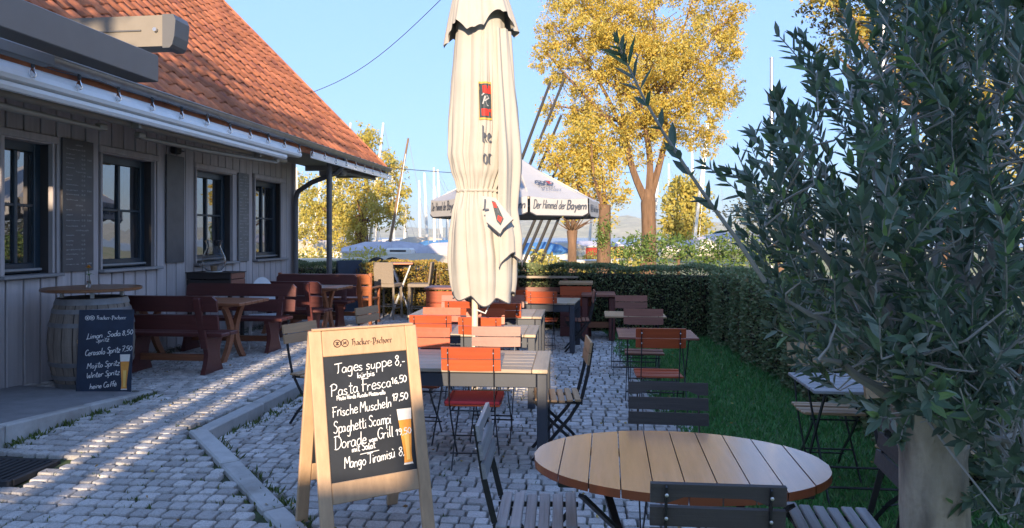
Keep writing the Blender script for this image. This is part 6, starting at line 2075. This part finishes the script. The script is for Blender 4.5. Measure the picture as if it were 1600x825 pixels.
while len(shoots) < 560 and tries < 20000:
    tries += 1
    px, py = ro.uniform(1125, 1650), ro.uniform(-60, 820)
    if not inside(px, py, poly_crown): continue
    z = ro.uniform(2.05, 3.35)
    # sparser at the upper left where sky shows through
    if py < 330 and px < 1450 and ro.random() < .38: continue
    if 1395 < px < 1530 and py > 660 and z < 2.75: continue
    shoots.append(DP(px, py, z))
LP = []; LD = []; LL = []; LU = []
def leafy_shoot(a, d, ln, step=.027, lsz=(.046, .094), droop=.0):
    d = d.normalized(); pts = [a]; p = a.copy(); dd = d.copy(); n = int(ln / step)
    for i in range(n):
        dd = (dd + Vector((ro.gauss(0, .05), ro.gauss(0, .05), ro.gauss(0, .05) + .012 - droop))).normalized()
        p = p + dd * step; pts.append(p.copy())
        side = dd.cross(Vector((ro.gauss(0, 1), ro.gauss(0, 1), ro.gauss(0, 1))))
        if side.length < 1e-4: continue
        side.normalize()
        for s_ in (-1, 1):
            if ro.random() < .12: continue
            l_ = ro.uniform(*lsz) * (1 - .35 * (i / n) ** 3)
            LP.append(p.copy()); LD.append((dd * ro.uniform(.6, 1.1) + side * s_ * ro.uniform(.5, 1.0))); LL.append(l_); LU.append(dd.copy())
    for s_ in range(3):
        LP.append(p.copy()); LD.append(dd + Vector((ro.gauss(0, .25), ro.gauss(0, .25), ro.gauss(0, .25)))); LL.append(ro.uniform(*lsz) * .8); LU.append(dd.copy())
    tw.tube([q - OB for q in pts[::3] + [pts[-1]]], .0022, 4, cap=False)
for s_ in shoots:
    an = min(anchors, key=lambda q: (q - s_).length)
    if (an - s_).length > .06:
        tw.tube([an - OB, an.lerp(s_, .5) - OB + Vector((ro.gauss(0, .03), ro.gauss(0, .03), ro.gauss(0, .03))), s_ - OB], [.0055, .0042, .0026], 5, cap=False)
    out = (s_ - cen); out.z *= .5
    d = out.normalized() * .65 + Vector((ro.gauss(0, .35), ro.gauss(0, .35), .85 + ro.gauss(0, .4)))
    if s_.z < 1.2: d.z -= .5
    leafy_shoot(s_, d, ro.uniform(.16, .34))
# the long stray branch reaching left across the willow
path = [(1195, 440, 2.35), (1150, 372, 2.3), (1110, 318, 2.25), (1072, 262, 2.2), (1035, 205, 2.15), (1004, 150, 2.1), (984, 108, 2.08), (966, 72, 2.06)]
pp = [DP(*p) for p in path]
tw.tube([p - OB for p in pp], [.008, .007, .006, .005, .0045, .004, .0035, .002], 6)
for i in range(1, len(pp) - 1):
    d = pp[i + 1] - pp[i]
    for k in range(2):
        a = pp[i].lerp(pp[i + 1], k / 2 + ro.random() * .3); side = d.cross(Vector((ro.gauss(0, 1), ro.gauss(0, 1), ro.gauss(0, 1)))).normalized()
        for s_ in (-1, 1):
            LP.append(a); LD.append(d.normalized() * ro.uniform(.5, 1.1) + side * s_ * ro.uniform(.5, 1)); LL.append(ro.uniform(.06, .098)); LU.append(d.normalized())
    if i >= 6: leafy_shoot(pp[i], d + Vector((ro.gauss(0, .2) * .2, 0, ro.gauss(0, .02))), .09, .02, (.045, .07))
for k in range(46):
    px, py = ro.uniform(1385, 1570), ro.uniform(545, 690); s_ = DP(px, py, ro.uniform(2.15, 2.45))
    leafy_shoot(s_, Vector((ro.gauss(0, .5), ro.gauss(-.2, .4), .5 + ro.gauss(0, .4))), ro.uniform(.12, .24))
lim.build("limbs", TWIG, ol, smooth=True); tw.build("twigs", TWIG, ol, smooth=True)
tplV, tplF = leaf_template()
olm = OLIVE
lme = bpy.data.meshes.new("leaf"); lme.from_pydata((tplV * np.array([.31, 1, 1])).tolist(), [], [tuple(int(i) for i in f) for f in []] + [(0, 6, 1), (1, 6, 7, 2), (2, 7, 3), (0, 5, 6), (5, 4, 7, 6), (4, 3, 7)]); lme.materials.append(olm); lme.update()
order = sorted(range(len(LP)), key=lambda i: -LL[i] / max(.5, (-(LP[i].x) * SA + LP[i].y * CA)))
def seen(p):
    X = p.x * CA + p.y * SA; Zc = -p.x * SA + p.y * CA
    u = 800 + X / Zc * FPX; v = 370 - (p.z - CAMH) / Zc * FPX
    return 0 < u < 1600 and 0 < v < 825
order = [i for i in order if seen(LP[i])] + [i for i in order if not seen(LP[i])]
def frame(i):
    y_ = LD[i].normalized(); x_ = y_.cross(LU[i])
    if x_.length < 1e-3: x_ = y_.cross(Vector((.3, .5, .8)))
    x_.normalize(); z_ = x_.cross(y_)
    return Matrix((x_, y_, z_)).transposed()
for i in order[:300]:
    M_ = frame(i); e = M_.to_euler(); p = LP[i] - OB
    inst("leaf", lme, ol, p, e, (LL[i] * 1.05,) * 3)
base = np.array(tplV) * np.array([.31, 1, 1])
idx = order[300:]
Rm = np.array([np.array(frame(i)) for i in idx]); Ls = np.array([LL[i] for i in idx]); Pm = np.array([tuple(LP[i] - OB) for i in idx])
VV = np.einsum('nij,kj->nki', Rm, base) * Ls[:, None, None] + Pm[:, None, :]
nv = base.shape[0]
tri = np.array([(0, 6, 1), (1, 6, 7), (1, 7, 2), (2, 7, 3), (0, 5, 6), (5, 4, 7), (5, 7, 6), (4, 3, 7)])
FF = (np.arange(len(idx)) * nv)[:, None, None] + tri[None]
o = inst("foliage", np_mesh("foliage", VV.reshape(-1, 3), FF.reshape(-1, 3), olm), ol); o["kind"] = "stuff"

# ---------------------------------------------------------------- unseen boards and a tree added behind the viewer to throw the long shade
BLOCKW = mat("blocker_boards", (0.66, 0.66, 0.66), 0.8, var=0.08, scale=(14, 14, 1.5))  # white so the added blockers bounce skylight into the shade
def front(name, lab, y0, parts, cat="boathouse"):
    r = empty(name, (0, y0, 0), 0, lab, cat)
    for (x0, x1, z0, z1) in parts:
        m = MB(); m.box(((x0 + x1) / 2, -.1, (z0 + z1) / 2), (x1 - x0, .2, z1 - z0)); m.build("board_wall", BLOCKW, r)
TE = math.tan(SUN_EL) / math.cos(SUN_TRAVEL)
FY = -28.0
front("right_shade_blocker", "white boarded boathouse standing far across the yard behind the viewer", FY, [(2.62, 34, -.1, 3.6 + (3 - FY) * TE)])  # added wall, sized to shade hedge, lawn and olive
front("low_shade_blocker", "low white boat shed standing behind the viewer", -12.0, [(-1.02, .33, -.1, .30 + 16 * TE), (.33, 1.25, -.1, .55 + 17 * TE)])  # added boards, heights set for how low sunlight reaches the tables
front("left_shade_blocker", "tall white boathouse standing behind the viewer by the house", FY, [(-30, -3.2, -.1, 7.6 + (0 - FY) * TE - 4.4)])  # added wall to hold the terrace side in shade
S = [(-2.36, -2.22), (-2.79, -2.60)]  # slots cut in the added board to throw the terrace sun streaks
front("slotted_blocker", "white board screen with two open slots behind the viewer", -8.0, [(S[0][1], -.95, -.1, 5.1), (S[1][1], S[0][0], -.1, 5.4), (S[0][0], S[0][1], -.1, 2.62), (S[1][0], S[1][1], -.1, 2.62),
      (-4.72, S[1][0], -.1, 6.3), (-4.86, -4.72, -.1, 5.34), (-4.86, -4.72, 5.60, 6.6), (-8.0, -4.86, -.1, 6.6)], "screen")

tree("shade_tree", "broad leafy tree standing behind the viewer near the house", "tree", [Vector((-6.5, -8.6, -.1)), Vector((-6.5, -8.6, 4)), Vector((-6.2, -8.6, 7))], [.3, .25, .15], [],
     [([(Vector((-4.4, -8.4, 7.1)), (1.0, .7, .55), 520), (Vector((-3.4, -8.4, 7.2)), (.8, .7, .6), 420), (Vector((-5.6, -8.4, 7.4)), (1.1, .8, .8), 520), (Vector((-4.0, -8.4, 8.3)), (1.2, .7, .5), 120)], .30, DARKL, dict(sub=22, sig=.2))])  # added crown, density shaped to dapple shade over the roof

# evening haze over the lake
if HAZE:
    m = MB(); m.box((0, 1950, 62), (9000, 4100, 134)); hz = m.build("haze", [], None)
    hm_ = bpy.data.materials.new("haze_air"); hm_.use_nodes = True
    nt = hm_.node_tree; nt.nodes.remove(nt.nodes["Principled BSDF"])
    pv = nt.nodes.new("ShaderNodeVolumePrincipled"); pv.inputs["Color"].default_value = (.86, .88, .9, 1); pv.inputs["Density"].default_value = HAZE
    nt.links.new(pv.outputs[0], nt.nodes["Material Output"].inputs["Volume"])
    hz.data.materials.clear(); hz.data.materials.append(hm_); hz["kind"] = "stuff"
